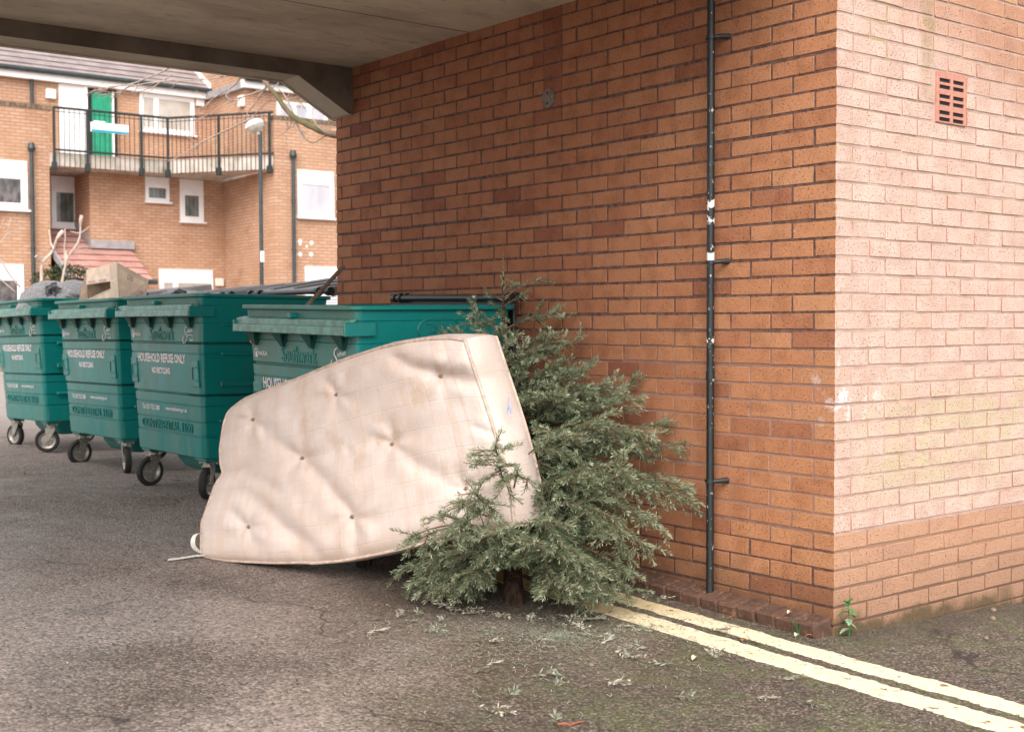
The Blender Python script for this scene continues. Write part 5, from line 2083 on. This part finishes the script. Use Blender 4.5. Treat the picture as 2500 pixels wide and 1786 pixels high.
# name board hung on the railing
sg = thing('sign', 'white name board with a blue bottom stripe hung on the balcony railing', 'sign', on_y(265, 312, 24.74))
A_, B_ = on_y(221, 297.5, 24.735), on_y(313.5, 305, 24.735)
zt_, zb_ = A_.z, on_y(221, 321, 24.735).z
b = MB()
b.cbox((A_.x, 24.725, zb_), (B_.x, 24.745, zt_), .003)
b.build('board', M_WHITE, sg)
b = MB()
b.cbox((A_.x + .07, 24.726, zt_ - .002), (A_.x + .33, 24.744, zt_ + .035), .003)
b.build('board', M_WHITE, sg)
M_CYAN = plain('blue_stripe', (.005, .27, .37), .5)
b = MB()
b.box((A_.x + .015, 24.722, zb_ + .004), (B_.x - .004, 24.7245, zb_ + .055))
b.build('stripe', M_CYAN, sg)
M_GREYTXT = plain('faded_print', (.42, .38, .40), .6)
b = MB()
MT = Matrix.Translation(((A_.x + B_.x) / 2, 24.7225, zt_ - .085)) @ Matrix.Rotation(math.pi / 2, 4, 'X')
put_text(b, 'Rowantree Court', .50, .05, MT, bold=.0)
put_text(b, '1 - 14', .17, .035, MT @ Matrix.Translation((.05, -.075, 0)), bold=.0)
b.build('lettering', M_GREYTXT, sg)

# ---------------------------------------------------------------- lamp post
lx, ly = 6.61, 17.66
lamp = thing('street_lamp', 'slim dark lamp post with a tilted white dish head in front of the flats', 'street lamp', (lx, ly, gz(lx, ly)))
HP = at(633, 318, 23.0)
b = MB()
b.tube([(lx, ly, gz(lx, ly) - .05), (lx, ly, 1.6)], .058, 14)
b.tube([(lx, ly, 1.6), (lx, ly, 1.66)], [.058, .038], 14)
b.tube([(lx, ly, 1.66), (lx, ly, 4.72)], .037, 12)
b.build('post', M_GUT, lamp, auto=40)
Mh = Matrix.Translation((lx, ly, 4.76)) @ Matrix.Rotation(-.0, 4, 'Z') @ Matrix.Rotation(-.42, 4, Vector((.623, .782, 0))) @ Matrix.Scale(.86, 4)
M_LENS = plain('lamp_lens', (.46, .42, .36), .3, var=.2, sc=9)
b = MB()
b.lathe([(.205, .115), (.20, .15), (.165, .205), (.10, .24), (.03, .252), (.001, .253)], 24, Mh @ Matrix.Translation((-.06, .04, 0)))
b.build('lamp_cap', M_WHITE, lamp, auto=50)
b = MB()
b.lathe([(.198, .114), (.175, .05), (.12, .0), (.06, -.02), (.045, -.05), (.045, -.09), (.001, -.09)], 24, Mh @ Matrix.Translation((-.055, .035, 0)))
b.build('lamp_lens', M_LENS, lamp, auto=50)
b = MB()
P = at(635, 615, 22.9)
b.cbox((lx - .045, ly - .055, 2.37), (lx + .03, ly - .036, 2.57), .004)
b.build('number_plate', M_WHITE, lamp)

# ---------------------------------------------------------------- bare trees and shrubs
def wood_mat(name, a, c, moss):
    g = G(name, .85, spec=.2)
    p = g.pos()
    col = g.mix(a, c, g.step(g.noise(p, 6, 4), .35, .65))
    nz = g.xyz(g.normal())[2]
    col = g.mix(col, (.13, .17, .03), g.mul(g.step(nz, -.2, .5), g.step(g.noise(p, 3.5, 3), .40, .58), moss))
    return g.out(col, height=g.noise(p, 60, 3), dist=.004)


M_LIMB = wood_mat('mossy_bark', (.22, .16, .11), (.36, .28, .20), .9)
M_PALE = wood_mat('pale_twig', (.42, .32, .27), (.56, .45, .39), .12)
tree = thing('bare_tree', 'bare winter tree beyond the archway, mossy limb drooping before the flats', 'tree', (at(915, 800, 12.6).x, at(915, 800, 12.6).y, gz(0, 8)))
TB = Vector((at(915, 800, 12.6).x, at(915, 800, 12.6).y, gz(0, 8)))
q2 = lambda x, y: (400 + x / 4.776, 90 + y / 4.776)
q1 = lambda x, y: (x / 5.238, 90 + y / 5.238)


def px_path(pts, d0, d1, n=None):
    k = len(pts)
    P = [at(p[0], p[1], d0 + (d1 - d0) * i / (k - 1)) for i, p in enumerate(pts)]
    return smooth(poly_at(P, n or k * 4), 2)


b = MB()
tp_ = [TB + Vector((0, 0, -.1)), TB + Vector((.02, .0, 1.2)), TB + Vector((.08, .03, 2.4)), TB + Vector((.05, .10, 4.0)), TB + Vector((.2, .2, 6.2))]
b.tube(smooth(poly_at(tp_, 24), 2), [.13 - .10 * i / 23 for i in range(24)], 10)
b.build('trunk', M_LIMB, tree, smooth=True)
limb = [q2(*p) for p in ((980, 330), (1120, 450), (1200, 560), (1300, 660), (1380, 790), (1450, 880), (1510, 940), (1600, 985), (1700, 1040), (1850, 1110), (2000, 1150), (2250, 1160))]
pts = [at(p[0], p[1], 12.0) for p in limb] + [TB + Vector((.06, .02, 2.05))]
pts = smooth(poly_at(pts, 60), 3)
b = MB()
b.tube(pts, [.014 + .018 * math.sin(min(1, i / 36) * 1.55) + .006 * math.sin(i * 1.9) * (i > 20) * .5 for i in range(60)], 8)
b.build('branch', M_LIMB, tree, smooth=True)
RT_ = random.Random(11)
TW = [([(1490, 850), (1560, 1040), (1640, 1180), (1740, 1250), (1830, 1190), (1900, 1140), (1990, 1130)], .011), ([(1250, 480), (1180, 600), (1050, 800), (975, 880), (940, 970)], .009),
      ([(920, 400), (840, 560), (640, 670), (480, 800), (330, 945)], .009), ([(1330, 740), (1230, 745), (1150, 800), (1085, 880), (1030, 930)], .007), ([(1200, 600), (1100, 640), (760, 760), (560, 880), (380, 980)], .007),
      ([(1500, 860), (1440, 740), (1380, 640), (1300, 610)], .007), ([(1740, 600), (1640, 720), (1540, 830)], .006), ([(1050, 940), (900, 1010), (640, 1130), (400, 1250), (200, 1380), (40, 1460)], .009),
      ([(1500, 980), (1460, 1060), (1420, 1000)], .006), ([(1560, 960), (1500, 1050), (1430, 1080)], .005), ([(1740, 960), (1790, 1040), (1880, 1110)], .007), ([(1360, 470), (1330, 560), (1250, 600)], .005),
      ([(880, 420), (640, 480), (420, 500), (160, 520), (0, 540)], .007), ([(760, 650), (720, 680), (760, 740)], .006), ([(1380, 830), (1470, 760), (1550, 700), (1620, 740)], .004),
      ([(1400, 800), (1440, 730), (1530, 705), (1600, 760), (1640, 840)], .005), ([(420, 1250), (380, 1290), (230, 1400)], .005)]
for pl, r_ in TW:
    p = px_path([q2(*v) for v in pl], 12.05, 12.05 + RT_.uniform(-.3, .3), 26)
    b = MB()
    b.tube(p, [r_ * (1.15 - .8 * i / 25) for i in range(26)], 5)
    for k in range(5):
        i = RT_.randrange(4, 24)
        d = (p[i + 1] - p[i]).normalized()
        sv = (d + Vector((RT_.uniform(-1, 1), RT_.uniform(-1, 1), RT_.uniform(-.9, .6)))).normalized()
        L_ = RT_.uniform(.06, .22)
        b.tube([p[i], p[i] + sv * L_ * .5, p[i] + (sv + Vector((0, 0, .3))) * L_], [r_ * .5, r_ * .4, r_ * .2], 4)
    b.build('branch', M_PALE, tree, smooth=True)
TW1 = [([(2260, 330), (2100, 440), (1900, 520), (1740, 590), (1400, 655), (1070, 640)], .009), ([(2200, 560), (1900, 590), (1640, 640), (1500, 740), (1360, 770)], .007), ([(1700, 600), (1560, 690), (1430, 730), (1250, 735)], .006),
       ([(1380, 655), (1260, 690), (1180, 770)], .005), ([(1300, 660), (1180, 700), (1090, 745)], .005), ([(2200, 480), (2000, 620), (1800, 700), (1600, 720)], .006)]
for pl, r_ in TW1:
    p = px_path([q1(*v) for v in pl], 12.0, 12.4, 24)
    b = MB()
    b.tube(p, [r_ * (1.15 - .8 * i / 23) for i in range(24)], 5)
    for k in range(6):
        i = RT_.randrange(4, 22)
        d = (p[i + 1] - p[i]).normalized()
        sv = (d + Vector((RT_.uniform(-.5, .5), RT_.uniform(-.5, .5), RT_.uniform(-.7, .3)))).normalized()
        L_ = RT_.uniform(.08, .25)
        b.tube([p[i], p[i] + sv * L_ * .5, p[i] + (sv + Vector((0, 0, .2))) * L_], [r_ * .5, r_ * .4, r_ * .2], 4)
    b.build('branch', M_PALE, tree, smooth=True)

q3_ = lambda x, y: (x / 5.238, 370 + y / 5.238)
sh = thing('pruned_shrub', 'hard pruned leafless shrub with pale knobbly stems before the porch roof', 'shrub', at(104, 830, 20.5))
ST = [([(540, 2350), (535, 1900), (530, 1600), (528, 1400), (620, 1345), (690, 1270), (705, 1120), (760, 1060), (810, 1010)], .030), ([(690, 1250), (650, 1170), (640, 1080), (628, 1000)], .014), ([(525, 1400), (490, 1370), (460, 1335)], .028),
      ([(760, 2350), (780, 1800), (800, 1600), (850, 1400), (880, 1310), (1000, 1190), (1040, 1040), (1015, 900), (1045, 815)], .022), ([(1040, 1040), (1090, 1000), (1150, 955)], .009), ([(1040, 1040), (980, 1040), (900, 1020)], .010),
      ([(850, 1400), (848, 1330), (845, 1270)], .018), ([(830, 1500), (822, 1200), (838, 1100), (828, 985)], .010), ([(940, 1260), (1060, 1210), (1160, 1205)], .006), ([(900, 1330), (1020, 1290), (1110, 1240)], .005)]
for pl, r_ in ST:
    p = px_path([q3_(*v) for v in pl], 20.5, 20.5 + RT_.uniform(-.3, .3), 24)
    b = MB()
    b.tube(p, [r_ * (1.1 - .45 * i / 23) * (1 + .10 * math.sin(i * 2.1)) + (.014 * (i > 21) if r_ > .017 else 0) for i in range(24)], 7)
    b.build('stem', M_PALE, sh, smooth=True)
sh2 = thing('leafless_shrub', 'thin leafless shrub leaning in at the far left behind the rubbish bag', 'shrub', at(-60, 760, 15.0))
q5 = lambda x, y: (x / 5.4125, 620 + y / 5.4125)
for pl, r_ in (([(-420, 900), (-120, -120), (0, 55), (130, 285), (270, 440)], .018), ([(-420, 900), (-200, 210), (0, 330), (110, 420), (205, 505)], .016),
               ([(-300, 600), (-60, -100), (40, -170), (100, -270), (120, -390), (148, -480)], .010), ([(95, -255), (180, -300), (280, -365)], .008), ([(-30, -300), (20, -380), (50, -470)], .006)):
    p = px_path([q5(*v) for v in pl], 15.0, 15.2, 24)
    b = MB()
    b.tube(p, [r_ * (1.1 - .6 * i / 23) for i in range(24)], 6)
    b.build('stem', M_PALE, sh2, smooth=True)
M_BUSH = needle_mat('evergreen_leaf', (.015, .030, .014), (.06, .085, .03), (.22, .17, .08))
RBU = random.Random(4)
for px, py, d, w_, h_, nm in ((165, 690, 21.3, .62, .30, 'dark evergreen bush under the porch roof, behind the cardboard box'), (-14, 828, 25.2, .6, .40, 'clipped dark hedge bush at the foot of the flats, far left')):
    c = at(px, py, d)
    t = thing('bush', nm, 'bush', (c.x, c.y, gz(c.x, c.y)))
    b = MB()
    for k in range(1500):
        v = Vector((RBU.gauss(0, 1), RBU.gauss(0, 1), RBU.gauss(0, 1))).normalized() * RBU.uniform(.5, 1) ** .5
        P = c + Vector((v.x * w_, v.y * w_ * .6, v.z * h_ + .06 * mnoise.noise(v * 3)))
        a, e = Vector((RBU.gauss(0, 1), RBU.gauss(0, 1), RBU.gauss(0, 1))).normalized() * .022, Vector((RBU.gauss(0, 1), RBU.gauss(0, 1), RBU.gauss(0, 1))).normalized() * .035
        b.add([P - e, P + a, P + e, P - a], [(0, 1, 2, 3)], 0, RBU.random() ** 1.5)
    b.build('foliage', M_BUSH, t)['kind'] = 'stuff'
    b = MB()
    for k in range(5):
        g_ = Vector((c.x + RBU.uniform(-.1, .1), c.y + RBU.uniform(-.1, .1), gz(c.x, c.y) - .03))
        b.tube([g_, g_.lerp(c, .6) + Vector((RBU.uniform(-.1, .1), 0, 0)), c + Vector((RBU.uniform(-.3, .3), RBU.uniform(-.1, .1), .05))], [.012, .010, .006], 5)
    b.build('stem', M_LIMB, t)
